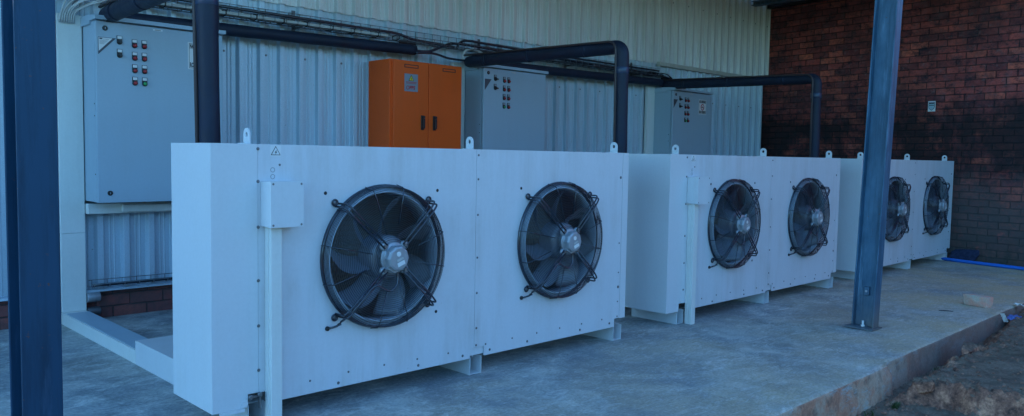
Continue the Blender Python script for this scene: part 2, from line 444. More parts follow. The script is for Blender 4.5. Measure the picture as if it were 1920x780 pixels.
# loose grit and crumbs of clay on the soil and in the trench
def crumb(mb, c, r, k=1):
    vs = []; ph = random.random() * 9
    for i in range(4):
        th = PI * (i + .5) / 4
        for j in range(6):
            a = 2 * PI * j / 6 + ph; q = r * (1 + .35 * noise.noise(Vector((i * 1.7 + ph, j * 1.3, ph))))
            vs.append((c[0] + q * math.sin(th) * math.cos(a), c[1] + q * math.sin(th) * math.sin(a) * .8, c[2] + q * .6 * math.cos(th)))
    fs = [(i * 6 + j, (i + 1) * 6 + j, (i + 1) * 6 + (j + 1) % 6, i * 6 + (j + 1) % 6) for i in range(3) for j in range(6)]
    fs += [tuple(range(5, -1, -1))[::-1], tuple(range(18, 24))]
    mb.add(vs, fs, False)
g = MB()
for i in range(1300):
    x = 2.3 + random.random() ** 1.4 * 4.5; y = -1.46 - random.random() ** 1.3 * 1.2
    z = soil_h(x, y); g.mat(random.choice((0, 0, 1))); crumb(g, (x, y, z + .002), random.choice((.003, .004, .006, .009, .014)))
tag(g.build('gravel', [M['rockdark'], m_rock('clay_crumbs', (.16, .075, .05), (.33, .17, .12))]), kind='stuff')

# ------------------------------------------------------------------ sheet-metal wall
PITCH = .1753
def ibr(x0, x1, yb, depth=.037, thick=.0012):
    pts = []; k0 = math.floor((x0 - 1.714) / PITCH)
    pts.append((x0, yb)); k = k0
    while True:
        e = 1.714 + k * PITCH
        for dx, d in ((-.070, 0), (-.0665, .003), (-.056, depth - .003), (-.053, depth), (-.017, depth), (-.014, depth - .003), (-.0035, .003), (0, 0), (.030, 0), (.037, .005), (.044, 0), (.060, 0), (.067, .005), (.074, 0)):
            x = e + dx
            if x0 < x < x1: pts.append((x, yb - d))
        if e > x1: break
        k += 1
    pts.append((x1, yb)); return pts
def clad(mb, x0, x1, yb, z0, z1):
    p = ibr(x0, x1, yb); n = len(p); zs = [z0 + (z1 - z0) * i / 3 for i in range(4)]
    vs = [(x, y, z) for z in zs for x, y in p] + [(x, y + .0012, z) for z in zs for x, y in p]
    o = 4 * n
    fs = [(j * n + i, j * n + i + 1, (j + 1) * n + i + 1, (j + 1) * n + i) for j in range(3) for i in range(n - 1)]
    fs += [(o + j * n + i, o + (j + 1) * n + i, o + (j + 1) * n + i + 1, o + j * n + i + 1) for j in range(3) for i in range(n - 1)]
    fs += [(i, o + i, o + i + 1, i + 1) for i in range(n - 1)]
    mb.add(vs, fs)
    return mb
def disc(mb, x, z, y, r, h=.004, n=10): mb.lathe([(r, 0), (r, h * .6), (r * .7, h)], (x, y, z), (0, -1, 0), n, True, False, True)

w = empty('metal_wall', (3, YW, 0), 'long wall of vertical ribbed metal sheets behind the cooling units', 'wall')
O = (3, YW, 0)
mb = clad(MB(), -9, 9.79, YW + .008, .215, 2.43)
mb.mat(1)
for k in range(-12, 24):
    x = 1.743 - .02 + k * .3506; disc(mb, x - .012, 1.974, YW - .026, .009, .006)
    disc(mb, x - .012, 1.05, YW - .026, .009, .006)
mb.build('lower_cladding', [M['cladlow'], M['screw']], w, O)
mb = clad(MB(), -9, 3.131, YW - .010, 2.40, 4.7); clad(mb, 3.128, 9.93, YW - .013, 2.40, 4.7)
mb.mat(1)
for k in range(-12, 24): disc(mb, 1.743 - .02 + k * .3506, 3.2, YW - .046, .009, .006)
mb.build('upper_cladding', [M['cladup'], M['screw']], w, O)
MB().box(7.06, 9.95, YW - .062, YW - .002, 2.375, 2.425).build('girt_trim', M['cream'], w, O, .003)
MB().box(9.925, 9.965, YW - .06, YW - .005, 2.426, 4.7).build('edge_trim', M['cream'], w, O, .003)
MB().prism([(YW - .052, .197), (YW + .01, .197), (YW + .01, .2145), (YW - .047, .2125)], 'x', -9, 9.79).build('bottom_flashing', M['cladlow'], w, O)
mb = MB().box(-9, 9.87, YW, YW + .22, -.1, .197); mb.build('brick_plinth', M['plinthbrick'], w, O)
MB().box(-9, 9.97, YW + .25, YW + .35, -.1, 4.7).build('backing_wall', M['cladup'], w, O)
mb = MB()
for x0, x1 in ((3.02, 3.20), (7.13, 7.36)):
    b = MB().box(x0, x1, YW - .05, YW - .03, 2.125, 2.245); b.build('wall_opening', M['black'], w, O)
# the building carries on behind
bl = empty('warehouse_building', (3, 9, 0), 'warehouse body rising behind the ribbed metal wall', 'building')
MB().box(-9, 9.97, 3.3, 16, -.1, 4.65).build('wall', M['cladup'], bl, (3, 9, 0))
MB().prism([(2.5, 4.72), (9.5, 5.5), (16.5, 4.72), (16.5, 4.80), (9.5, 5.6), (2.5, 4.80)], 'x', -9.3, 10.3).build('roof', M['cladup'], bl, (3, 9, 0))

# ------------------------------------------------------------------ brick wall on the right
SL = .14; ang = math.atan2(1, SL)
bw = bpy.data.objects
mb = MB().box(-9.5, 3.6, -.22, 0, -.35, 5.2)      # local x along the wall (towards +Y), local y: thickness
o = mb.build('brick_wall', M['brick']); o.location = (9.5, 0, 0); o.rotation_euler = (0, 0, ang)
BWALL = o; tag(o, 'tall dark red brick wall stained with black mould at the far end of the slab', 'wall')
# black strip along the wall top, standing in for the shade under the eave
o = MB().box(-6, 3.0, -.02, .10, 3.47, 3.545).build('eave_shadow_strip', M['black'], bpy.data.objects['brick_wall'])
# sign on it
def bwp(y, off): # point on the brick face at world y, moved off towards -X
    return (9.5 + SL * y - off, y)
s = MB().mat(0).box(-.046, .046, -.004, 0, -.066, .066)
s.mat(1).prism([(-.038, .05), (.038, .05), (.038, -.012), (.030, -.032), (0, -.055), (-.030, -.032), (-.038, -.012)][::-1], 'y', -.0052, -.0042)
s.mat(2).prism([(-.033, .045), (.033, .045), (.033, -.011), (.026, -.029), (0, -.049), (-.026, -.029), (-.033, -.011)][::-1], 'y', -.0064, -.0054)
s.mat(1).box(-.031, .031, -.0074, -.0066, .030, .042); s.box(-.031, .031, -.0074, -.0066, .008, .016)
o = s.build('wall_sign', [M['white'], M['ink'], paint('pale_blue_ink', (.35, .55, .62), .5)])
x, y = bwp(.372, .005); o.location = (x - .012, y, 1.922); o.rotation_euler = (0, 0, ang - PI)
tag(o, 'small white sign with a shield outline fixed to the brick wall', 'sign')

# ------------------------------------------------------------------ canopy roof and columns
cr = empty('canopy_roof', (4.5, 1, 3.5), 'flat canopy roof on blue steel beams over the cooling units', 'roof')
O = (4.5, 1, 3.5)
mb = MB()
p = [(x, 3.56 + (0 if i % 4 in (0, 3) else .034)) for i, x in enumerate([-1.35 + k * .0438 for k in range(int(12.0 / .0438))])]
vs = [(x, y, z) for y in (-1.2, YW - .07) for x, z in p]; n = len(p)
mb.add(vs + [(a, b, c + .002) for a, b, c in vs], [(i, i + 1, n + i + 1, n + i) for i in range(n - 1)] + [(2 * n + i, 3 * n + i, 3 * n + i + 1, 2 * n + i + 1) for i in range(n - 1)])
mb.build('roof_sheet', M['cladup'], cr, O)
for yy in (-1.15, -.02, 1.15, 2.3):
    MB().prism([(yy, 3.50), (yy + .06, 3.50), (yy + .06, 3.505), (yy + .005, 3.505), (yy + .005, 3.552), (yy + .06, 3.552), (yy + .06, 3.557), (yy, 3.557)], 'x', -1.35, 9.35).build('purlin', M['steelblue'], cr, O)
def ibeam_y(x, y0, y1, z0, z1, b):
    h = MB(); h.box(x - b / 2, x + b / 2, y0, y1, z0, z0 + .01); h.box(x - b / 2, x + b / 2, y0, y1, z1 - .01, z1); h.box(x - .004, x + .004, y0, y1, z0 + .01, z1 - .01); return h
for x in (-.87, 4.46, 9.3):
    ibeam_y(x, -1.1, YW - .08, 3.30 if x < 9 else 3.43, 3.497, .12).build('rafter', M['steelworn'] if x > 9 else M['steelblue'], cr, O)

def column(x0, x1, y0, y1, tf, tw, ztop, zfoot=.012):
    h = MB(); xc = (x0 + x1) / 2
    h.box(x0, x1, y0, y0 + tf, zfoot, ztop); h.box(x0, x1, y1 - tf, y1, zfoot, ztop); h.box(xc - tw / 2, xc + tw / 2, y0 + tf, y1 - tf, zfoot, ztop)
    return h
c1 = empty('steel_column', (4.46, -.90, 0), 'worn blue grey steel H column standing on the slab near the kerb, in front of the furthest unit', 'column', None)
O = (4.46, -.90, 0)
column(4.41, 4.51, -.98, -.823, .010, .007, 3.29).build('shaft', M['steelworn'], c1, O, .002)
MB().box(4.345, 4.53, -1.0, -.80, .001, .012).build('base_plate', M['steelworn'], c1, O, .002)
c1.rotation_euler = (0, 0, 0); c1.rotation_mode = 'AXIS_ANGLE'; c1.rotation_axis_angle = (math.radians(1.6), .70, .714, 0)   # the post leans a little
b = MB(); b.lathe([(.014, 0), (.014, .012)], (4.425, -.90, .0125), (0, 0, 1), 6, False, False, True); b.lathe([(.008, 0), (.008, .03)], (4.425, -.90, .0245), (0, 0, 1), 10, True, False, True); b.build('anchor_bolt', M['white'], c1, O)
b = MB(); b.box(4.43, 4.4555, -.925, -.89, .24, .30); b.mat(1).cyl((4.4295, -.907, .27), (4.422, -.907, .27), .009, 10); b.build('cleat', [M['steelworn'], M['alu']], c1, O, .003)
c2 = empty('steel_column', (-.87, -.94, 0), 'dark blue steel H column close to the camera at the left of the photo', 'column', None)
O = (-.87, -.94, 0)
column(-.912, -.822, -1.0, -.878, .008, .006, 3.29).build('shaft', M['steelblue'], c2, O, .003)
MB().box(-.98, -.76, -1.05, -.83, .001, .012).build('base_plate', M['steelblue'], c2, O, .002)

# ------------------------------------------------------------------ cooling units
UL, UD, ZB, ZT = 2.7865, .404, .102, 1.232
FX, FZ = (.856, 2.124), .704
HR = .335
def hole_panel(mb, x0, x1, z0, z1, cx, cz, r, y0, y1, n=72):
    # slab with a round hole: front at y0, back at y1
    angs = [2 * PI * k / n for k in range(n)]
    for X, Z in ((x0, z0), (x1, z0), (x0, z1), (x1, z1)): angs.append(math.atan2(Z - cz, X - cx) % (2 * PI))
    angs = sorted(set(round(a, 6) for a in angs)); m = len(angs)
    inn = []; out = []
    for a in angs:
        c, s_ = math.cos(a), math.sin(a)
        t = min([((x1 - cx) / c) if c > 1e-9 else 9e9, ((x0 - cx) / c) if c < -1e-9 else 9e9, ((z1 - cz) / s_) if s_ > 1e-9 else 9e9, ((z0 - cz) / s_) if s_ < -1e-9 else 9e9])
        inn.append((cx + r * c, cz + r * s_)); out.append((cx + t * c, cz + t * s_))
    vs = [(x, y0, z) for x, z in inn + out] + [(x, y1, z) for x, z in inn + out]
    fs = []
    for i in range(m):
        j = (i + 1) % m
        fs += [(i, m + i, m + j, j), (2 * m + i, 2 * m + j, 3 * m + j, 3 * m + i), (i, j, 2 * m + j, 2 * m + i), (m + i, 3 * m + i, 3 * m + j, m + j)]
    mb.add(vs, [f[::-1] for f in fs])
def screw(mb, x, z, y=-.0005, r=.0066):
    mb.lathe([(r * 1.15, 0), (r * 1.1, .0012), (r * .62, .0013), (r * .55, .0045), (r * .3, .005)], (x, y, z), (0, -1, 0), 10, False, False, True)

def make_fan(parent, cx):
    ring = MB()
    ring.lathe([(.349, 0), (.350, .006), (.346, .014), (.340, .015), (.338, .010), (.338, 0)], (0, -.0005, 0), (0, -1, 0), 72, True)
    fan = ring.build('fan', M['wire'], parent, loc=(cx, 0, FZ))
    nz = MB(); nz.lathe([(.337, .001), (.330, .004), (.322, .014), (.316, .028), (.312, .030), (.309, .026), (.307, .0), (.307, -.09), (.310, -.09), (.311, .0), (.314, .02)], (0, 0, 0), (0, -1, 0), 72, True)
    nz.build('nozzle_ring', M['nozzle'], fan)
    # basket guard: rings on a dome profile
    g = MB()
    prof = []
    for k in range(6): prof.append((.345 - .0012 * k, -.016 - .0085 * k))
    for k in range(4): prof.append((.334 - .010 * k, -.064 - .0028 * k))
    r = .2935
    while r > .085: prof.append((r, -.0745 - (.2935 - r) * .02)); r -= .0098
    for r, y in prof:
        n = 72 if r > .2 else 44
        g.tube([(r * math.cos(2 * PI * k / n), y, r * math.sin(2 * PI * k / n)) for k in range(n)], .0017 if r > .335 else .0012, 5, True)
    for k in range(12):
        a = PI / 12 + k * PI / 6 + .05; inner = .12 if k % 2 else .16
        pr = [(.353, -.006), (.349, -.025), (.342, -.060), (.334, -.067), (.300, -.0765), (inner, -.0805)]
        g.tube([(r * math.cos(a), y, r * math.sin(a)) for r, y in pr], .0026, 5)
    g.build('guard', M['wire'], fan)
    # four twin-rod arms from eyes on the panel to the motor flange
    for q, (sx, sz) in enumerate(((-1, 1), (1, 1), (-1, -1), (1, -1))):
        a = MB(); ex, ez = sx * .262, sz * .256
        dx, dz = sx / math.sqrt(2), sz / math.sqrt(2); tx, tz = -dz * .011, dx * .011
        for s_ in (-1, 1):
            pts = [(ex + s_ * tx * .9, -.006, ez + s_ * tz * .9), (ex + s_ * tx, -.084, ez + s_ * tz), (ex - dx * .05 + s_ * tx, -.094, ez - dz * .05 + s_ * tz), (dx * .074 + s_ * tx, -.100, dz * .078 + s_ * tz)]
            a.tube(fillet(pts, .02, 4), .0048, 8)
        a.tube([(ex + dx * .016 + .014 * math.cos(t * PI / 6), -.006, ez + dz * .016 + .014 * math.sin(t * PI / 6)) for t in range(12)], .0046, 8, True)
        a.mat(1).lathe([(.009, 0), (.009, .006), (.005, .008)], (ex + dx * .016, -.0005, ez + dz * .016), (0, -1, 0), 8, False, False, True)
        a.mat(0)
        for t in (.1, .25, .4, .55, .7, .85):   # cross ties between the rods
            r_ = .33 - t * .25
            a.tube([(dx * r_ - tx, -.097, dz * r_ - tz), (dx * r_ + tx, -.097, dz * r_ + tz)], .0022, 6)
        a.build('mounting_arm', [M['wire'], M['screw']], fan)
    # motor
    m = MB()
    m.lathe([(.092, .060), (.092, .066), (.06, .078), (.06, .108), (.070, .108), (.076, .111), (.076, .118), (.070, .121), (.060, .121), (.058, .127)], (0, 0, 0), (0, -1, 0), 36, True)
    for k in range(4):
        a = PI / 4 + k * PI / 2
        m.lathe([(.021, 0), (.021, .016), (.012, .018)], (.083 * math.cos(a), -.108, .083 * math.sin(a)), (0, -1, 0), 12, True, False, True)
        m.mat(1); m.lathe([(.008, 0), (.008, .007)], (.083 * math.cos(a), -.126, .083 * math.sin(a)), (0, -1, 0), 6, False, False, True); m.mat(0)
    for k in range(16):
        a = k * PI / 8; m.box(0, 0, 0, 0, 0, 0) if False else None
        m.tube([(.063 * math.cos(a), -.079, .063 * math.sin(a)), (.063 * math.cos(a), -.107, .063 * math.sin(a))], .003, 5)
    m.build('motor', [M['alu'], M['screw']], fan, loc=(0, .026, 0))
    c = MB()
    c.lathe([(.059, .1235), (.061, .128), (.0615, .158), (.058, .166), (.050, .1695), (.0, .1700)], (0, 0, 0), (0, -1, 0), 10, False)
    c.prism([(-.050, -.050), (-.012, -.070), (.020, -.062), (.030, -.02), (-.045, -.012)], 'y', -.150, -.126)
    c.mat(1).lathe([(.0125, 0), (.0125, .0012)], (-.004, -.1702, .022), (0, -1, 0), 16, True, False, True)
    c.mat(2); ca, sa = math.cos(.35), math.sin(.35)
    for (w_, h_, ox, oz, mt) in ((.044, .020, .010, -.024, 2), (.040, .011, .004, -.004, 3)):
        c.mat(mt); q = [(-w_ / 2, -h_ / 2), (w_ / 2, -h_ / 2), (w_ / 2, h_ / 2), (-w_ / 2, h_ / 2)]
        c.prism([(ox + a * ca - b * sa, oz + a * sa + b * ca) for a, b in q], 'y', -.1720, -.1706)
    c.build('motor_cap', [M['alu'], M['white'], M['white'], M['cablegrey']], fan, bevel=.0015, loc=(0, .036, 0))
    # cable looping from the motor down to the panel
    cb = MB(); pts = [(.014, -.124, -.066), (.014, -.128, -.10), (.003, -.131, -.130), (-.031, -.133, -.153), (-.075, -.133, -.140), (-.108, -.132, -.122), (-.142, -.134, -.132), (-.180, -.136, -.170), (-.225, -.120, -.225), (-.26, -.060, -.285), (-.300, -.012, -.312), (-.312, .004, -.314)]
    cb.tube(spline(pts, 5), .0055, 8)
    cb.mat(1).lathe([(.011, 0), (.011, .008), (.007, .012)], (-.311, -.0005, -.314), (0, -1, 0), 10, True, False, True)
    cb.v = [(x, y + .024 if y < -.05 else y, z) for x, y, z in cb.v]
    cb.build('motor_cable', [M['wire'], M['black']], fan)
    # impeller
    hub = MB(); hub.lathe([(.0, .055), (.085, .055), (.104, .048), (.106, .03), (.106, -.06)], (0, 0, 0), (0, -1, 0), 40, True)
    hub.build('impeller_hub', M['blade'], fan)
    for b in range(7):
        bl_ = MB(); a0 = b * 2 * PI / 7 + .35; NR, NC = 9, 8; vs = []
        for side in (0, 1):
            for i in range(NR):
                t = i / (NR - 1); r = .102 + t * .195
                sweep = -.38 * t ** 1.6; ch = .52 - .16 * t
                for j in range(NC):
                    u = j / (NC - 1)
                    a = a0 + sweep + (u - .5) * ch * (1.0 if t < .85 else 1 - .25 * (t - .85) / .15)
                    y = .075 - u * .105 + .02 * math.sin(u * PI) * (1 - t) + side * .0028 - .01 * t
                    vs.append((r * math.cos(a), y, r * math.sin(a)))
        N = NR * NC; fs = []
        for i in range(NR - 1):
            for j in range(NC - 1):
                q = (i * NC + j, i * NC + j + 1, (i + 1) * NC + j + 1, (i + 1) * NC + j); fs.append(q); fs.append(tuple(N + k for k in q[::-1]))
        for i in range(NR - 1):
            for j in (0, NC - 1): fs.append((i * NC + j, (i + 1) * NC + j, N + (i + 1) * NC + j, N + i * NC + j))
        for j in range(NC - 1):
            for i in (0, NR - 1): fs.append((i * NC + j, i * NC + j + 1, N + i * NC + j + 1, N + i * NC + j))
        bl_.add(vs, fs, True); bl_.build('blade', M['blade'], fan)

def make_unit():
    u = empty('cooling_unit', (0, 0, 0), 'nearest and largest white cooling unit with twin fans, left of the row', 'cooling unit', 'white twin-fan cooling units in a row')
    T = .0015
    # carcass: top, bottom, ends, rear coil, partition
    b = MB(); b.box(.002, UL - .002, .006, UD, ZT - .003, ZT - .0005)
    b.box(.002, UL - .002, .045, UD, ZB, ZB + .0015)
    b.box(UL - .002, UL, .0005, UD, ZB + .05, ZT - .001)
    b.box(1.455, 1.459, .01, UD - .02, ZB + .002, ZT - .004)
    b.box(1.40, 1.56, .006, .040, ZB + .012, ZB + .060)      # cross rail seen in the notch
    b.build('casing', M['unit'], u)
    MB().box(.21, UL - .02, UD - .045, UD - .005, ZB + .004, ZT - .006).build('coil', M['coil'], u)
    # left end cover, wraps front strip and side
    b = MB()
    b.box(0, .205, -.0022, 0, ZB + .056, ZT)
    b.box(0, .155, -.0022, 0, ZB, ZB + .056)
    b.box(0, .0022, .0002, UD, ZB, ZT - .0001)
    b.box(.0023, .15, .0002, .022, ZB, ZB + .0022)
    b.mat(1)
    for z in (1.212, 1.073, .877, .646, .449, .255): screw(b, .2065, z, -.0024)
    b.build('end_cover', [M['unit'], M['screw']], u, bevel=.0006)
    # front panels with fan openings and notches over the feet
    for x0, x1, cx, cuts in ((.2062, 1.4565, FX[0], ((.2062, .256), (1.427, 1.4565))), (1.4585, 2.7262, FX[1], ((1.4585, 1.530), (2.677, 2.7262)))):
        p = MB(); zc = ZB + .054
        hole_panel(p, x0, x1, zc, ZT, cx, FZ, HR, -.0010, .0012)
        p.box(cuts[0][1], cuts[1][0], -.0010, .0012, ZB, zc)
        p.box(cuts[0][1], cuts[1][0], .0014, .020, ZB, ZB + .0012)
        p.mat(1)
        o_ = x0 - .2062
        if x0 < 1:
            for x, z in ((.457, .161), (.661, .166), (.866, .164), (1.070, .159), (1.275, .156), (.308, 1.144)): screw(p, x, z, -.0011, .0045)
            for x, z in ((.606, .123), (1.077, .125), (1.376, .125), (.30, .125), (.255, .17)): screw(p, x, z, -.0011)
            hs = ((.535, 1.016), (1.190, 1.017), (1.189, .389))
        else:
            for z in (1.201, 1.072, .880, .648, .455, .262, .168): screw(p, 1.472, z, -.0011, .0055)
            for z in (.361, 1.073): screw(p, 2.708, z, -.0011, .0085)
            for x, z in ((1.542, .164), (1.747, .166), (1.949, .167), (2.149, .168), (2.351, .166), (2.549, .167), (2.705, .168), (2.705, .266), (2.708, .456), (2.708, .648)): screw(p, x, z, -.0011, .0045)
            for x, z in ((1.574, .128), (1.870, .129), (2.337, .131), (2.627, .132)): screw(p, x, z, -.0011)
            hs = ((1.799, 1.018),)
        p.mat(2)
        for x, z in hs: p.lathe([(.0085, 0), (.0085, .0006)], (x, -.00105, z), (0, -1, 0), 12, True, False, True)
        p.build('front_panel', [M['unitpanel'], M['screw'], M['ink']], u)
    MB().box(2.728, UL, -.0022, .0002, ZB + .05, ZT).build('end_strip', M['unit'], u, bevel=.0006)
    # feet: channels running front to back
    for xf in (.167, 1.446, 2.694):
        f = MB(); f.box(xf, xf + .003, .018, UD + .02, .001, ZB - .0012); f.box(xf + .084, xf + .087, .020, UD + .02, .001, ZB - .0012)
        f.box(xf + .0032, xf + .0838, .024, UD + .02, .001, .004)
        f.box(xf + .0032, xf + .0838, .060, UD + .02, ZB - .005, ZB - .0015)
        f.build('foot_channel', M['unit'], u, bevel=.0006)
    MB().box(.27, UL - .10, UD - .06, UD - .020, .002, ZB - .006).build('rear_light_block', M['unit'], u)  # unseen bar added at the rear to block light coming under the unit
    # lifting eyes
    for xl in (.205, 1.493, 2.755):
        e = MB(); n = 20; W, H = .029, .070; hr = .011
        out = [(-W, 0), (W, 0)] + [(W * math.cos(a), H - W + W * math.sin(a)) for a in [PI * k / n for k in range(n + 1)]]
        hc = (0, H - W); m = 28
        angs = [2 * PI * k / m for k in range(m)]
        def onout(a):
            c, s_ = math.cos(a), math.sin(a)
            if s_ >= 0: return (W * c, hc[1] + W * s_)
            t = min(W / abs(c) if abs(c) > 1e-6 else 9, hc[1] / abs(s_)); return (t * c, hc[1] + t * s_)
        angs += [math.atan2(-hc[1], W) % (2 * PI), math.atan2(-hc[1], -W) % (2 * PI)]; angs = sorted(angs); m = len(angs)
        io = [(hr * math.cos(a), hc[1] + hr * math.sin(a)) for a in angs]; oo = [onout(a) for a in angs]
        vs = [(xl, .10 + y, ZT + z) for y, z in io + oo] + [(xl + .005, .10 + y, ZT + z) for y, z in io + oo]; fs = []
        for i in range(m):
            j = (i + 1) % m
            fs += [(i, j, m + j, m + i), (2 * m + i, 3 * m + i, 3 * m + j, 2 * m + j), (i, 2 * m + i, 2 * m + j, j), (m + i, m + j, 3 * m + j, 3 * m + i)]
        e.add(vs, fs); e.box(xl - .028, xl, .075, .125, ZT, ZT + .004)
        e.build('lifting_eye', M['unit'], u)
    # junction box
    j = MB(); j.box(.219, .371, -.067, -.0015, .880, 1.073)
    jb = j.build('junction_box', M['unit'], u, bevel=.002)
    j = MB(); j.box(.2175, .3725, -.094, -.0685, .8785, 1.0745); j.mat(1)
    for x in (.229, .361):
        for z in (.889, 1.064): j.lathe([(.005, 0), (.005, .0008)], (x, -.0942, z), (0, -1, 0), 10, True, False, True)
    j.build('lid', [M['unit'], M['screw']], jb, bevel=.0025)
    t = MB(); t.box(.238, .289, -.0560, -.0335, .001, .8795); t.build('cable_trunking', M['pvc'], u, bevel=.002)
    MB().box(.236, .291, -.0330, -.0015, .001, .8790).build('trunking_base', M['pvc'], u, bevel=.002)
    # warning triangle and two knock-outs
    s = MB(); s.box(.264, .313, -.0022, -.0012, 1.180, 1.228)
    def tri(cx, cz, r): return [(cx + r * math.cos(a), cz + r * math.sin(a)) for a in (PI / 2, PI / 2 + 4 * PI / 3, PI / 2 + 2 * PI / 3)]
    s.mat(1).prism(tri(.2885, 1.199, .0265)[::-1], 'y', -.0030, -.0023); s.mat(0).prism(tri(.2885, 1.199, .0215)[::-1], 'y', -.0037, -.0031)
    s.mat(1).prism([(.2885 + a, 1.1975 + b) for a, b in ((.004, .013), (-.005, -.001), (0, -.001), (-.003, -.010), (.006, .003), (.001, .003))], 'y', -.0044, -.0038)
    s.build('warning_label', [M['white'], M['ink']], u)
    k = MB()
    for z in (1.122, 1.093): k.tube([(.275 + .0095 * math.cos(a * PI / 12), -.0012, z + .0095 * math.sin(a * PI / 12)) for a in range(24)], .0010, 4, True)
    k.build('knockout_ring', M['screw'], u)
    for cx in FX: make_fan(u, cx)
    return u
def spin(u):      # impellers came to rest at different angles
    for f in u.children:
        if f.name.startswith('fan'):
            a = random.uniform(0, 2 * PI)
            for b in f.children:
                if b.name.startswith(('blade', 'impeller')): b.rotation_euler = (0, a, 0)
u1 = make_unit()
x2, x3 = 3.2986, 6.6143
u2 = copy_tree(u1); u2.location = (x2, .027, 0); u2['label'] = 'middle white cooling unit with twin fans, directly left of the worn steel column'
u3 = copy_tree(u1); u3.location = (x3, .041, 0); u3['label'] = 'furthest white cooling unit with twin fans, partly behind the worn column by the brick wall'
spin(u1); spin(u2); spin(u3)
# near unit only: bent, torn lip of metal under its left corner
f = MB(); f.prism([(.155, .158), (.1555, .112), (.120, .1005), (.128, .125), (.150, .135)], 'y', -.006, -.0025); f.box(.03, .14, -.009, -.0025, .088, .1015)
f.build('torn_lip', M['unit'], u1)
f = MB(); f.box(.157, .215, -.012, -.003, .140, .149); f.lathe([(.011, 0), (.011, .006), (.007, .009)], (.163, -.0125, .146), (0, -1, 0), 8, False, False, True); f.lathe([(.011, 0), (.011, .006), (.007, .009)], (.205, -.0125, .152), (0, -1, 0), 8, False, False, True); f.box(.205, .212, -.012, -.003, .09, .139)
f.build('foot_bracket', M['screw'], u1)

# ------------------------------------------------------------------ control cabinets
CW, CZ0, CZ1, CYF = .862, .842, 2.045, 2.53
def smoking_sign(s, x0, z0, w_, h_, y, mats):
    # white, black, red; NO SMOKING / ROOK VERBODE with the struck-out cigarette
    cx = x0 + w_ / 2; cz = z0 + h_ / 2
    s.mat(0).box(x0, x0 + w_, y - .001, y, z0, z0 + h_)
    y1 = y - .0012
    for a, b, c, d in ((x0 + .008, x0 + w_ - .008, z0 + .008, z0 + .0105), (x0 + .008, x0 + w_ - .008, z0 + h_ - .0105, z0 + h_ - .008), (x0 + .008, x0 + .0105, z0 + .0106, z0 + h_ - .0106), (x0 + w_ - .0105, x0 + w_ - .008, z0 + .0106, z0 + h_ - .0106)):
        s.mat(1).box(a, b, y1 - .0005, y1, c, d)
    text_into(s, 'NO SMOKING', .044, cx, z0 + h_ - .030, y1, w_ - .028, .0022)
    text_into(s, 'ROOK VERBODE', .044, cx, z0 + .030, y1, w_ - .028, .0022)
    s.box(cx - .028, cx + .022, y1 - .0005, y1, cz - .006, cz + .002); s.tube([(cx + .024, y1, cz), (cx + .030, y1, cz + .010), (cx + .026, y1, cz + .018)], .0012, 4)
    s.mat(2).lathe([(.031, 0), (.031, .0012), (.041, .0012), (.041, 0)], (cx, y1 + .0001, cz), (0, -1, 0), 32, False)
    c, sn = math.cos(-PI / 4), math.sin(-PI / 4)
    q = [(-.034, -.0045), (.034, -.0045), (.034, .0045), (-.034, .0045)]
    s.prism([(cx + a * c - b * sn, cz + a * sn + b * c) for a, b in q], 'y', y1 - .0014, y1 - .0009)

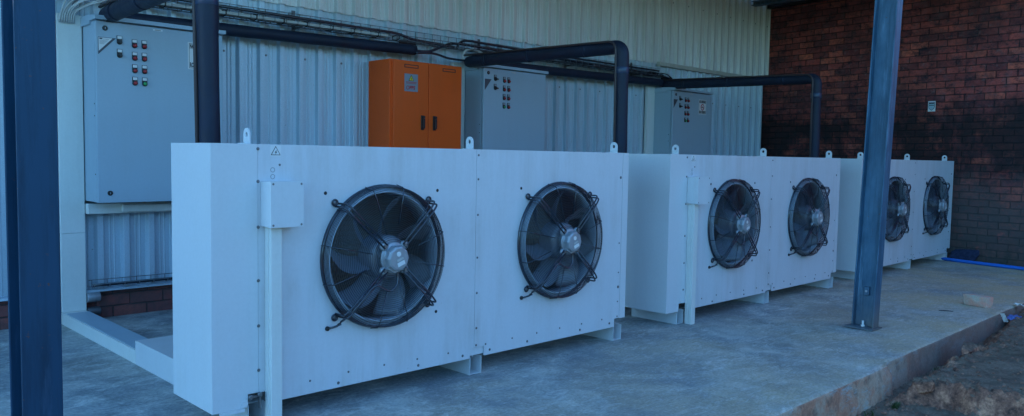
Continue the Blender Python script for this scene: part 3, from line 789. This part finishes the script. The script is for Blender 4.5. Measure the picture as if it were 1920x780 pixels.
def cabinet(x0, label, first, sign_dx):
    yf = CYF; O = (x0, yf, CZ0)
    c = empty('control_cabinet', O, label, 'electrical cabinet', 'grey control cabinets hung on the metal wall')
    x1 = x0 + CW
    b = MB(); b.box(x0 + .004, x1 - .004, yf + .022, YW - .035, CZ0, CZ1); b.box(x0 - .002, x1 + .002, yf + .0, yf + .0215, CZ0 - .002, CZ1 + .002) if False else b.box(x0 + .012, x1 - .012, yf + .006, yf + .0215, CZ0 + .01, CZ1 - .008)
    b.mat(1)
    for z in (1.50, 1.42, 1.03): b.lathe([(.005, 0), (.005, .003)], (x0 + .0042, yf + .04, z), (-1, 0, 0), 8, True, False, True)
    b.build('housing', [M['cab'], M['ink']], c, O, .003)
    MB().box(x0 + .006, x1 - .006, yf + .0042, yf + .0058, CZ0 + .004, CZ1 - .010).build('gasket', M['black'], c, O)
    # door
    d = MB(); d.box(x0, x1, yf - .016, yf + .004, CZ0 - .002, CZ1 - .004)
    dr = d.build('door', M['cab'], c, O, .004)
    # rain hood with a stepped side
    h = MB(); ov = .026
    h.prism([(yf - .045, CZ1 + .004), (yf - .045, CZ1 + .030), (yf + .05, CZ1 + .040), (YW - .03, CZ1 + .044), (YW - .03, CZ1 - .020), (yf + .085, CZ1 - .020), (yf + .070, CZ1 + .001), (yf + .012, CZ1 + .001), (yf + .012, CZ1 + .004)][::-1], 'x', x0 - .012, x1 + .012)
    h.build('rain_hood', M['cab'], c, O, .003)
    def P(dx, z): return (x0 + dx, yf - .0162, z)
    for dx, z in ((.058, 1.997), (.075, .905)):
        k = MB(); k.mat(0).lathe([(.017, 0), (.017, .004), (.013, .007)], P(dx, z), (0, -1, 0), 16, True, False, True)
        k.mat(1).box(x0 + dx - .002, x0 + dx + .002, yf - .0242, yf - .0232, z - .007, z + .007)
        k.build('door_lock', [M['black'], M['alu']], dr, O)
    # corner plate
    t = MB(); a, b_, z0, z1 = .014, .116 if first else .10, 1.834, 1.937
    y0 = yf - .0162
    if first:
        t.mat(0).prism([(x0 + a, z0 - .012), (x0 + b_ + .010, z1), (x0 + a, z1)], 'y', y0 - .0012, y0)
        t.mat(1).prism([(x0 + a + .003, z0 + .010), (x0 + b_ - .012, z1 - .003), (x0 + a + .003, z1 - .003)], 'y', y0 - .0022, y0 - .0013)
        t.mat(0).box(x0 + .022, x0 + .040, y0 - .0029, y0 - .0023, z1 - .015, z1 - .006)
        for i, (w_, zz) in enumerate(((.058, .012), (.050, .022), (.044, .029), (.034, .036), (.028, .043))):
            t.box(x0 + (.044 if i == 0 else .022), x0 + .024 + w_, y0 - .0029, y0 - .0023, z1 - zz - .0016, z1 - zz)
    else:
        t.mat(0).prism([(x0 + a, z0 - .006), (x0 + b_, z1), (x0 + a, z1)], 'y', y0 - .0012, y0)
    t.build('corner_plate', [M['darktri'], M['white']], dr, O)
    # selector switches and pilot lamps
    def fitting(dx, z, kind):
        s = MB(); X = x0 + dx
        s.mat(0).box(X - .0165, X + .0165, y0 - .006, y0, z - .012, z + .036)
        s.lathe([(.0165, 0), (.0165, .012), (.014, .0135)], (X, y0, z - .006), (0, -1, 0), 18, True, False, True)
        s.mat(1).box(X - .0140, X + .0140, y0 - .0072, y0 - .0062, z + .015, z + .033)
        if kind == 'k':
            s.mat(0).lathe([(.012, .0136), (.011, .026)], (X, y0, z - .006), (0, -1, 0), 14, True, False, True)
            s.box(X - .006, X + (.018 if not first else .008), y0 - .034, y0 - .0145, z - .012, z - .001)
            o = s.build('selector_switch', [M['black'], M['white'] if first else M['plate'], M['black']], dr, O)
        else:
            s.mat(2).lathe([(.0118, .0136), (.0118, .020), (.009, .0235), (.004, .0250)], (X, y0, z - .006), (0, -1, 0), 18, True, False, True)
            o = s.build('pilot_lamp', [M['black'], M['white'] if first else M['plate'], M['greenlens'] if kind == 'g' else M['redlens']], dr, O)
    kx = .147 if first else .148
    for z in (1.917 + .004, 1.833): fitting(kx if first else kx + .0, z + (0 if first else .027), 'k')
    dz = 0 if first else .030
    for i in range(4):
        for j in range(2):
            kind = 'r'
            if i == 3 and j == (1 if first else 0): kind = 'g'
            fitting((.243 if first else .270) + j * (.0635 if first else .0605), 1.907 - i * .0838 + dz, kind)
    n = MB(); n.mat(0).box(x0 + .367, x0 + .432, y0 - .001, y0, 2.018, 2.030)
    n.mat(1).box(x0 + .38, x0 + .418, y0 - .0016, y0 - .0011, 2.022, 2.025)
    n.build('name_strip', [M['white'] if first else M['cablegrey'], M['ink'] if first else M['white']], dr, O)
    if sign_dx:
        s = MB(); smoking_sign(s, x0 + sign_dx, 1.777, .175, .190, y0, None)
        s.build('no_smoking_sign', [M['white'], M['ink'], M['redink']], dr, O)
    return c
cabinet(.343, 'large grey control cabinet at the left, nearest one, behind the first cooling unit', True, .606)
cabinet(3.790, 'grey control cabinet beside the orange cabinet, lamps but no sign on its door', False, None)
cabinet(6.955, 'smallest looking grey control cabinet, furthest along the wall, with a no smoking sign', False, .575)

# orange cabinet
O = (2.69, 2.5, .66); oc = empty('orange_cabinet', O, 'bright orange two door electrical cabinet on the metal wall', 'electrical cabinet')
b = MB(); b.box(2.69, 3.505, 2.512, YW - .03, .66, 2.020); b.box(2.708, 3.487, 2.500, 2.5115, .675, 2.005); b.build('housing', M['orange'], oc, O, .003)
for a, b_, hx, nm, isL in ((2.712, 3.0935, 3.026, 2.901, True), (3.0985, 3.484, 3.162, 3.330, False)):
    d = MB(); d.box(a, b_, 2.482, 2.4995, .680, 2.008); dr = d.build('door', M['orange'], oc, O, .004)
    h = MB(); h.box(hx - .016, hx + .016, 2.472, 2.4818, 1.418, 1.548); h.box(hx - .011, hx + .012, 2.452, 2.4715, 1.43, 1.52); h.lathe([(.013, 0), (.012, .022)], (hx, 2.4718, 1.532), (0, -1, 0), 12, True, False, True)
    h.build('handle', M['black'], dr, O, .003)
    f = MB(); z0, z1 = 1.955, 1.984; x0, x1 = nm - .076, nm + .076
    f.box(x0, x1, 2.4802, 2.4818, z1 - .006, z1); f.box(x0, x1, 2.4802, 2.4818, z0, z0 + .006); f.box(x0, x0 + .007, 2.4802, 2.4818, z0 + .0061, z1 - .0061); f.box(x1 - .007, x1, 2.4802, 2.4818, z0 + .0061, z1 - .0061)
    f.mat(1).box(x0 + .0072, x1 - .0072, 2.4808, 2.4819, z0 + .0062, z1 - .0062)
    f.build('nameplate_frame', [M['ink'], M['orange']], dr, O)
    if isL:
        s = MB(); y = 2.4818; s.mat(0).box(2.826, 2.973, y - .0012, y, 1.750, 1.903)
        cx = 2.8995
        def tri(cx, cz, r): return [(cx + r * math.cos(a), cz + r * math.sin(a)) for a in (PI / 2, PI / 2 + 4 * PI / 3, PI / 2 + 2 * PI / 3)]
        s.mat(1).prism(tri(cx, 1.860, .034)[::-1], 'y', y - .0022, y - .0013); s.mat(2).prism(tri(cx, 1.860, .026)[::-1], 'y', y - .0031, y - .0023)
        s.mat(1).prism([(cx + a * 1.1, 1.858 + b * 1.1) for a, b in ((.004, .013), (-.005, -.001), (0, -.001), (-.003, -.010), (.006, .003), (.001, .003))], 'y', y - .0040, y - .0032)
        s.mat(3).box(cx - .060, cx + .060, y - .0020, y - .0013, 1.828, 1.833); s.box(cx - .055, cx + .055, y - .0020, y - .0013, 1.818, 1.822)
        text_into(s, 'PPS', .042, cx + .012, 1.782, y - .0014, .085, .0015)
        s.lathe([(.012, 0), (.012, .0008), (.017, .0008), (.017, 0)], (cx - .038, y - .0013, 1.782), (0, -1, 0), 20, False)
        s.build('warning_plate', [M['plate'], M['ink'], M['yellow'], M['redink']], dr, O)

# ------------------------------------------------------------------ insulated pipes
def pipe_run(xp, xw, xe, label, rise=2.06, zw=2.10, run=True, band=.21):
    y0 = .69; O = (xp, y0, .02); e = empty('insulated_pipe', O, label, 'pipe', 'black insulated pipes rising behind the units')
    yend = 2.69
    pts = [(xp + .02, y0, .03), (xp - .01, y0, rise), (xw, yend, zw)]
    if run: pts += [(xe, 2.70, 2.150)]
    path = fillet(pts, .075, 7)
    # slight lumps where sleeves of insulation join
    dense = []
    for i in range(len(path) - 1):
        L = (path[i + 1] - path[i]).length; n = max(1, int(L / .05))
        for k in range(n): dense.append(path[i].lerp(path[i + 1], k / n))
    dense.append(path[-1])
    big = xe - xp
    acc = 0; rad = []; last = dense[0]
    for q in dense:
        acc += (q - last).length; last = q
        rr = .055 - (.004 if q.z < rise - .25 and q.y < y0 + .1 else 0)
        if q.y > 2.6 and run: rr = max(.046, rr - (q.x - xp) * .04)
        rad.append(rr + .002 * noise.noise(Vector((acc * 3, xp, 0))))
    MB().tube(dense, .058, 20, rad=rad).build('main_pipe', M['pipe'], e, O)
    off = Vector((-.056, .018, .0))
    sp = [Vector((xp + .02, y0, .03)) + off, Vector((xp - .01, y0, rise - .02)) + off + Vector((0, 0, .06)), Vector((xw - .03, yend, zw + .060))]
    MB().tube(fillet(sp, .09, 6), .0095, 10).build('thin_pipe', paint('brown_lagging', (.055, .035, .035), .5, (.1, .08, .07), .3) if 'bl' not in M else M['bl'], e, O)
    t = MB(); zc = rise - band
    t.lathe([(.0535, 0), (.0565, .004), (.0565, .05), (.0535, .054)], (xp - .008, y0, zc), (0, 0, 1), 20, True, True, True)
    t.build('tape_band', M['tape'], e, O)
    for yy in (1.05, 1.75, 2.35):
        z = rise + (zw - rise) * (yy - y0) / (yend - y0)
        X = xp - .006 + (xw - xp) * (yy - y0) / (yend - y0)
        t = MB(); t.lathe([(.0575, 0), (.0575, .03)], (X, yy, z), (0, 1, 0.01), 20, True, True, True)
        t.build('tape_band', M['pipe'], e, O)
    return e
pipe_run(.300, .455, 3.10, 'nearest black insulated pipe, rising past the large grey cabinet behind the first unit', band=.155)
pipe_run(3.585, 3.72, 7.25, 'black insulated pipe with an elbow between the first and second units')
pipe_run(6.955, 6.99, 7.2, 'furthest black insulated pipe, its elbow seen against the brick wall', 2.085, 2.12)

# ------------------------------------------------------------------ wire cable tray with cables
O = (3.3, 2.75, 2.3); tr = empty('cable_tray', O, 'long wire mesh cable tray running along the metal wall above the cabinets', 'cable tray')
t = MB(); X0, X1 = -3.0, 7.08
rails = [(2.815, 2.335), (2.815, 2.290), (2.815, 2.225), (2.765, 2.222), (2.715, 2.222), (2.665, 2.225), (2.665, 2.262)]
for y, z in rails: t.tube([(X0 + k * (X1 - X0) / 24, y + .004 * noise.noise(Vector((k, y * 9, 0))), z + .004 * noise.noise(Vector((k * .7, z * 9, 3)))) for k in range(25)], .0026, 5)
x = X0
while x < X1:
    t.tube([(x, 2.818, 2.337), (x, 2.818, 2.222), (x, 2.664, 2.222), (x, 2.664, 2.264)], .0024, 5); x += .1
t.build('basket', M['galv'], tr, O)
for x in (-.6, .55, 1.95, 4.0, 5.3, 6.5):
    b = MB(); b.box(x - .008, x + .008, 2.66, YW - .03, 2.206, 2.2165); b.box(x - .016, x + .016, YW - .036, YW - .03, 2.15, 2.36); b.build('bracket', M['galv'], tr, O)
# cables lying in it
ti = MB()
def runz(x, base, amp, seed): return base + amp * noise.noise(Vector((x * 1.3, seed, 0)))
for k in range(11):
    y = 2.675 + (k % 6) * .0145; zb = 2.231 + (k // 6) * .0115
    pts = [(x_, y + .010 * noise.noise(Vector((x_ * 1.8, k * 3.3, 1))), zb + .005 * abs(noise.noise(Vector((x_ * 2.4, k, 5)))) + .002) for x_ in [.45 + i * .09 for i in range(27)]]
    if k < 7:  # the left ends swing down into the trunking
        j = k * .014
        pts = [(.200 + j, 2.77, 2.04), (.205 + j, 2.74, 2.11), (.245 + j * 1.2 + random.uniform(-.012, .012), 2.70 + random.uniform(-.02, .02), 2.150 + .008 * (6 - k) + random.uniform(-.012, .012)), (.34 + j, 2.665, 2.195 + .008 * (6 - k) + random.uniform(-.01, .012))] + [(.50 + j, 2.67 + .012 * (k % 3), 2.235 + .004 * k)] + pts[3:]
    else:
        pts = [(-2.5 + i * .3, y, zb + .01) for i in range(9)] + pts
    o = MB().tube(spline(pts, 3), .0065, 8).build('cable', M['cablegrey'], None, (pts[0][0], pts[0][1], pts[0][2]))
    tag(o, 'pale grey cable in the bundle lying in the wire tray above the large grey cabinet', 'cable', 'grey cables bundled in the tray')
tie = MB().tube([(0, 2.662, 2.226), (0, 2.660, 2.252), (0, 2.70, 2.262), (0, 2.765, 2.256), (0, 2.768, 2.226), (0, 2.71, 2.2155)], .0048, 6, True)
tie.tube([(0.002, 2.660, 2.25), (.006, 2.65, 2.268), (.012, 2.647, 2.276)], .003, 5)
t0 = tie.build('cable_tie', M['black'], None, (0, 2.71, 2.24)); t0.location.x = .62
tag(t0, 'black tie strapped round the grey cable bundle in the tray', 'cable tie', 'black ties round the cables')
for k in range(1, 11):
    q = t0.copy(); COL.objects.link(q); q.location.x = .62 + k * .228 + random.uniform(-.02, .02)
def cable(pts, r, label, m='wire', n=10):
    o = MB().tube(spline(pts, 6), r, n).build('cable', M[m], None, tuple(pts[0])); tag(o, label, 'cable'); return o
cable([(-3, 2.79, 2.318), (-1, 2.79, 2.312), (.4, 2.79, 2.315), (1.3, 2.785, 2.303), (2.0, 2.785, 2.299), (2.6, 2.79, 2.295), (2.95, 2.79, 2.292), (3.12, 2.785, 2.262), (3.3, 2.78, 2.25), (3.5, 2.77, 2.245), (3.62, 2.76, 2.235)], .0125, 'thick black cable tied to the top wires of the tray left of the orange cabinet')
cable([(3.06, 2.67, 2.14), (3.25, 2.68, 2.15), (3.42, 2.70, 2.215), (3.58, 2.72, 2.262), (3.85, 2.74, 2.270), (4.2, 2.74, 2.262), (5.0, 2.73, 2.262), (6.0, 2.73, 2.255), (6.9, 2.73, 2.25)], .013, 'thick black cable arching out of the wall opening behind the orange cabinet')
cable([(3.08, 2.66, 2.12), (3.3, 2.67, 2.135), (3.5, 2.68, 2.11), (3.75, 2.66, 2.105), (3.86, 2.68, 2.09), (3.9, 2.70, 2.06)], .011, 'black cable sagging low over the orange cabinet to the next grey cabinet')
cable([(3.64, 2.74, 2.225), (3.68, 2.74, 2.285), (3.8, 2.75, 2.315), (4.1, 2.76, 2.312), (5.0, 2.76, 2.302), (5.9, 2.77, 2.302), (7.0, 2.77, 2.30)], .012, 'black cable along the upper wires of the tray right of the orange cabinet')
cable([(3.69, 2.70, 2.09), (3.69, 2.70, 2.17), (3.73, 2.70, 2.215), (3.82, 2.70, 2.228), (3.93, 2.70, 2.205), (4.05, 2.68, 2.16)], .012, 'pale grey flexible conduit bent over beside the orange cabinet', 'cablegrey')
cable([(5.6, 2.69, 2.24), (6.2, 2.69, 2.225), (6.5, 2.67, 2.225), (6.75, 2.68, 2.26), (6.98, 2.69, 2.235), (7.12, 2.70, 2.21), (7.2, 2.72, 2.19)], .010, 'black cable hanging at the right end of the tray near the furthest cabinet')
cable([(6.4, 2.72, 2.235), (6.7, 2.70, 2.215), (6.9, 2.69, 2.25), (7.06, 2.70, 2.26), (7.2, 2.71, 2.22)], .008, 'thin black cable curling into the right wall opening')
for k in range(4):
    pts = [(3.75 + i * .27, 2.70 + .018 * k + .012 * noise.noise(Vector((i * .6, k * 4.1, 2))), 2.232 + .010 * noise.noise(Vector((i * .8, k * 2.1, 6)))) for i in range(13)] + [(7.08, 2.70 + .01 * k, 2.222), (7.2, 2.74, 2.19)]
    o = MB().tube(spline(pts, 3), (.007, .010, .008, .006)[k], 7).build('cable', M['wire'], None, pts[0])
    tag(o, 'thin black cable lying in the tray above the two further grey cabinets', 'cable', 'black cables in the right part of the tray')
# tray along the foot of the wall
O = (1.2, 2.79, .26); t = MB()
for y, z in ((2.80, .238), (2.80, .285), (2.74, .238), (2.74, .262)): t.tube([(.36, y, z), (1.5, y + .004, z - .003), (2.9, y, z)], .0030, 5)
x = .38
while x < 2.9: t.tube([(x, 2.80, .287), (x, 2.80, .236), (x, 2.74, .236), (x, 2.74, .264)], .0026, 5); x += .1
lt = empty('cable_tray', O, 'low wire mesh cable tray along the foot of the metal wall', 'cable tray'); t.build('basket', M['galv'], lt, O)
cable([(.38, 2.77, .251), (1.2, 2.768, .250), (2.9, 2.77, .251)], .012, 'black cable lying in the low tray at the foot of the wall')

# ------------------------------------------------------------------ trunking: up the wall, along the floor to the unit
O = (.27, 2.78, 0); tk = empty('white_trunking', O, 'white metal cable trunking down the wall and across the floor to the first unit', 'trunking')
MB().box(.186, .340, 2.785, YW - .032, .081, .62).box(.186, .340, 2.785, YW - .032, .6215, 2.10).build('upright_section', M['pvc'], tk, O, .003)
MB().box(.184, .338, 1.412, YW - .06, .001, .080).build('floor_section', M['pvc'], tk, O, .002)
m = MB().box(.196, .336, 1.414, 2.72, .0802, .0835); m.build('floor_cover', M['cab'], tk, O, .001)
for xo, txt in ((3.447, 'white upright trunking mostly hidden between the orange cabinet and the grey one'), (6.612, 'pale upright trunking against the left side of the furthest grey cabinet')):
    q = copy_tree(tk); q.location.x += xo; q['label'] = txt
    for ch in list(q.children):
        if not ch.name.startswith('upright'): bpy.data.objects.remove(ch)
b = MB(); b.box(.184, 1.15, .60, 1.409, .001, .136); b.box(.40, .406, .61, 1.40, .1362, .1385); b.box(.55, .556, .61, 1.40, .1362, .1385)
ob = b.build('floor_box', M['unit'], None, (.3, 1.0, 0), .003); tag(ob, 'low white metal box on the floor between the trunking and the first unit', 'trunking')
# pale rails under the large cabinet
O = (.6, 2.72, .78); r = empty('cable_trunking', O, 'pale horizontal trunking fixed under the large grey cabinet', 'trunking')
MB().box(.345, 1.25, 2.735, YW - .032, .752, .822).build('base', M['pvc'], r, O, .003)
MB().box(.560, 1.25, 2.700, 2.733, .762, .812).build('cover', M['pvc'], r, O, .003)
for z, rr in ((.165, .034), (.066, .030)):
    o = MB().cyl((.345, 2.80, z), (.430, 2.80, z), rr, 20).build('pipe_stub', M['alu'] if z > .1 else M['galv'], None, (.39, 2.80, z), .004)
    tag(o, ('upper' if z > .1 else 'lower') + ' round pipe stub behind the foot of the white trunking', 'pipe')

# ------------------------------------------------------------------ loose things
def rock(name, loc, size, mat, label, cat, seed, rot=0, npt=16, **k):
    rnd = random.Random(seed); bm = bmesh.new()
    for i in range(npt):
        v = Vector((rnd.uniform(-1, 1), rnd.uniform(-1, 1), rnd.uniform(-1, 1)))
        m = max(abs(c) for c in v); v = v / m * rnd.uniform(.82, 1.05) * (.88 if npt > 20 else 1)
        bm.verts.new((v.x * size[0], v.y * size[1], v.z * size[2]))
    if npt > 20:      # broken brick: a battered box
        for c in range(8):
            k = [rnd.uniform(.72, 1.0) * (1 if c >> i & 1 else -1) for i in range(3)]
            bm.verts.new((k[0] * size[0], k[1] * size[1], k[2] * size[2]))
    bmesh.ops.convex_hull(bm, input=bm.verts)
    for v in [v for v in bm.verts if not v.link_faces]: bm.verts.remove(v)
    bmesh.ops.bevel(bm, geom=bm.edges[:] + bm.verts[:], offset=min(size) * .10, segments=2, affect='EDGES', profile=.6)
    bmesh.ops.triangulate(bm, faces=bm.faces[:])
    bmesh.ops.subdivide_edges(bm, edges=bm.edges[:], cuts=2, use_grid_fill=True)
    for v in bm.verts:
        q = v.co / min(size); v.co += q.normalized() * min(size) * (.07 * noise.noise(q * 1.5 + Vector((seed, 0, 0))) + .03 * noise.noise(q * 6 + Vector((0, seed, 0))))
    me = bpy.data.meshes.new(name); bm.to_mesh(me); bm.free(); me.materials.append(M[mat])
    o = bpy.data.objects.new(name, me); COL.objects.link(o); o.location = loc; o.rotation_euler = (0, 0, rot); tag(o, label, cat); return o
rock('stone', (6.125, -1.185, .047), (.062, .118, .049), 'rock', 'pinkish broken brick like stone lying on the concrete slab', 'stone', 11, -.30, npt=21)
rock('stone', (3.70, -2.155, -.045), (.05, .06, .035), 'rock', 'small pale stone half sunk in the soil at the lower right edge', 'stone', 7.7, .4)
rock('clay_lump', (4.55, -1.57, -.055), (.12, .05, .045), 'soil', 'dark clay lump at the edge of the trench beside the kerb', 'clay lump', 5.2, .2, amp=.7, pw=2.3)
rock('clay_lump', (3.49, -1.63, -.085), (.045, .06, .045), 'soil', 'rounded clay lump at the tip of the broken soil crust', 'clay lump', 9.2, .2, amp=.7, pw=2.3)
rock('debris_heap', (9.36, -.14, .06), (.06, .17, .10), 'tarp', 'dark crumpled heap against the foot of the brick wall', 'debris', 1.2, .1, amp=.9, pw=2.2)
def debris(pts, th, mat, label, cat, name, loc):
    o = MB().prism(pts, 'z', 0, th).build(name, M[mat]); o.location = loc; tag(o, label, cat)
debris([(-.05, -.008), (.0, -.012), (.055, .0), (.02, .010), (-.03, .008)], .004, 'ink', 'thin dark sliver lying flat on the slab near the stone', 'debris', 'bark_sliver', (5.64, -1.08, .001))
bpy.data.objects['bark_sliver'].rotation_euler = (0, 0, -1.2)
# crumpled plastic by the kerb
def crumple(name, loc, size, mat, label, seed, rot):
    mb = MB(); n = 14; vs = []
    for i in range(n):
        for j in range(n):
            u = i / (n - 1) - .5; v = j / (n - 1) - .5
            z = .5 * noise.noise(Vector((u * 5 + seed, v * 5, 0))) + .3 * noise.noise(Vector((u * 13, v * 13, seed))) + .8 * (.25 - u * u - v * v)
            vs.append((u * size[0], v * size[1], z * size[2]))
    N = n * n; fs = [(i * n + j, i * n + j + 1, (i + 1) * n + j + 1, (i + 1) * n + j) for i in range(n - 1) for j in range(n - 1)]
    mb.add(vs + [(a, b, c - .0015) for a, b, c in vs], fs + [tuple(N + k for k in f[::-1]) for f in fs], False)
    o = mb.build(name, M[mat]); o.location = loc; o.rotation_euler = rot; tag(o, label, 'litter')
M['bluebag'] = paint('blue_plastic', (.06, .16, .42), .3, (.2, .2, .25), .2)
crumple('plastic_bag', (6.08, -1.468, -.05), (.24, .09, .035), 'bluebag', 'crumpled blue plastic bag lying against the kerb', 2.2, (0, 0, .1))
crumple('plastic_shard', (5.86, -1.448, -.025), (.05, .075, .012), 'white', 'broken white plastic shard lying against the kerb beside the blue bag', 5.1, (1.2, .2, .9))
crumple('plastic_scrap', (6.40, -1.43, .010), (.07, .09, .02), 'white', 'pale scrap on the slab edge at the right border of the photo', 8.1, (.3, .2, .4))
o = MB().tube(spline([(9.40, .25, .021), (9.30, .03, .021), (9.235, -.20, .021), (9.17, -.45, .021), (9.09, -.80, .021), (8.95, -1.20, .021), (8.7, -1.8, -.01), (8.4, -2.6, -.03)], 8), .020, 14).build('blue_pipe', M['bluehose'], None, (9.4, .25, .02))
tag(o, 'bright blue plastic pipe lying on the slab along the brick wall', 'pipe')
o = MB().tube(spline([(9.32, .09, .055), (9.33, .06, .10), (9.31, .07, .14), (9.32, .10, .10)], 5), .006, 6).build('rope', M['cream'], None, (9.32, .09, .05)); tag(o, 'short frayed pale rope end at the corner of the furthest unit', 'rope')
# weeds along the kerb
def weed(x, y, h, n, label):
    mb = MB(); z0 = soil_h(x, y)
    for i in range(n):
        a = random.random() * 2 * PI; l = h * random.uniform(.5, 1); w_ = .0025; px, py = random.uniform(-.03, .03), random.uniform(-.015, .015)
        d = Vector((math.cos(a), math.sin(a), 0)); s_ = Vector((-d.y, d.x, 0)); P0 = Vector((x + px, y + py, z0))
        pts = [P0, P0 + d * l * .15 + Vector((0, 0, l * .5)), P0 + d * l * .45 + Vector((0, 0, l * .85)), P0 + d * l * .8 + Vector((0, 0, l * .8))]
        vs = []
        for k, p_ in enumerate(pts): q = w_ * (1.2 - k * .35) + .0002; vs += [p_ - s_ * q, p_ + s_ * q]
        mb.add(vs, [(0, 1, 3, 2), (2, 3, 5, 4), (4, 5, 7, 6)])
    o = mb.build('weed', M['leaf'], None, (x, y, z0)); tag(o, label, 'weed', 'small weeds by the kerb')
weed(3.30, -1.55, .04, 50, 'low green weed tuft at the kerb beside the dark trench')
weed(3.05, -1.50, .035, 20, 'sparse green weed under the reddish part of the kerb')
weed(4.25, -1.46, .05, 14, 'thin weed growing from the trench along the grey part of the kerb')

# ------------------------------------------------------------------ light
EL, AZ = math.radians(28), math.radians(-55)     # sun behind the building
W = bpy.data.worlds.new('World'); C.world = W; W.use_nodes = True
nt = W.node_tree; bg = nt.nodes['Background']
sky = nt.nodes.new('ShaderNodeTexSky'); sky.sky_type = 'NISHITA'; sky.sun_disc = False
sky.sun_elevation = EL; sky.sun_rotation = AZ; sky.air_density = 1.0; sky.dust_density = .3; sky.ozone_density = 6.0
tint = nt.nodes.new('ShaderNodeMix'); tint.data_type = 'RGBA'; tint.blend_type = 'MULTIPLY'; tint.inputs[0].default_value = 1
tint.inputs[7].default_value = (.63, .965, 1.02, 1)      # deep blue sky of the photograph
nt.links.new(sky.outputs[0], tint.inputs[6]); nt.links.new(tint.outputs[2], bg.inputs[0]); bg.inputs[1].default_value = .15
L = bpy.data.lights.new('sun', 'SUN'); L.energy = 2.5; L.angle = math.radians(.53); L.color = (1, .95, .88)
so = bpy.data.objects.new('sun', L); COL.objects.link(so)
d = Vector((math.sin(AZ) * math.cos(EL), math.cos(AZ) * math.cos(EL), math.sin(EL)))
so.rotation_euler = d.to_track_quat('Z', 'Y').to_euler()

# ------------------------------------------------------------------ camera
cd = bpy.data.cameras.new('camera'); cam = bpy.data.objects.new('camera', cd); COL.objects.link(cam)
fw = Vector((0.69909853, 0.71208011, -0.06483179)); rt = Vector((0.7142556, -0.69967548, 0.01712183)); up = Vector((0.0331691, 0.05827631, 0.99774931))
cam.matrix_world = Matrix(((rt.x, up.x, -fw.x, -1.40384), (rt.y, up.y, -fw.y, -3.19161), (rt.z, up.z, -fw.z, 1.19904), (0, 0, 0, 1)))
cd.sensor_width = 36; cd.lens = 1496.66 / 1920 * 36; cd.clip_end = 1000; cd.clip_start = .05
C.camera = cam
vs_ = C.view_settings; vs_.view_transform = 'Standard'; vs_.look = 'None'; vs_.gamma = 1; vs_.exposure = 2.02

C.cycles.use_denoising = True
C.cycles.denoising_input_passes = 'RGB_ALBEDO_NORMAL'
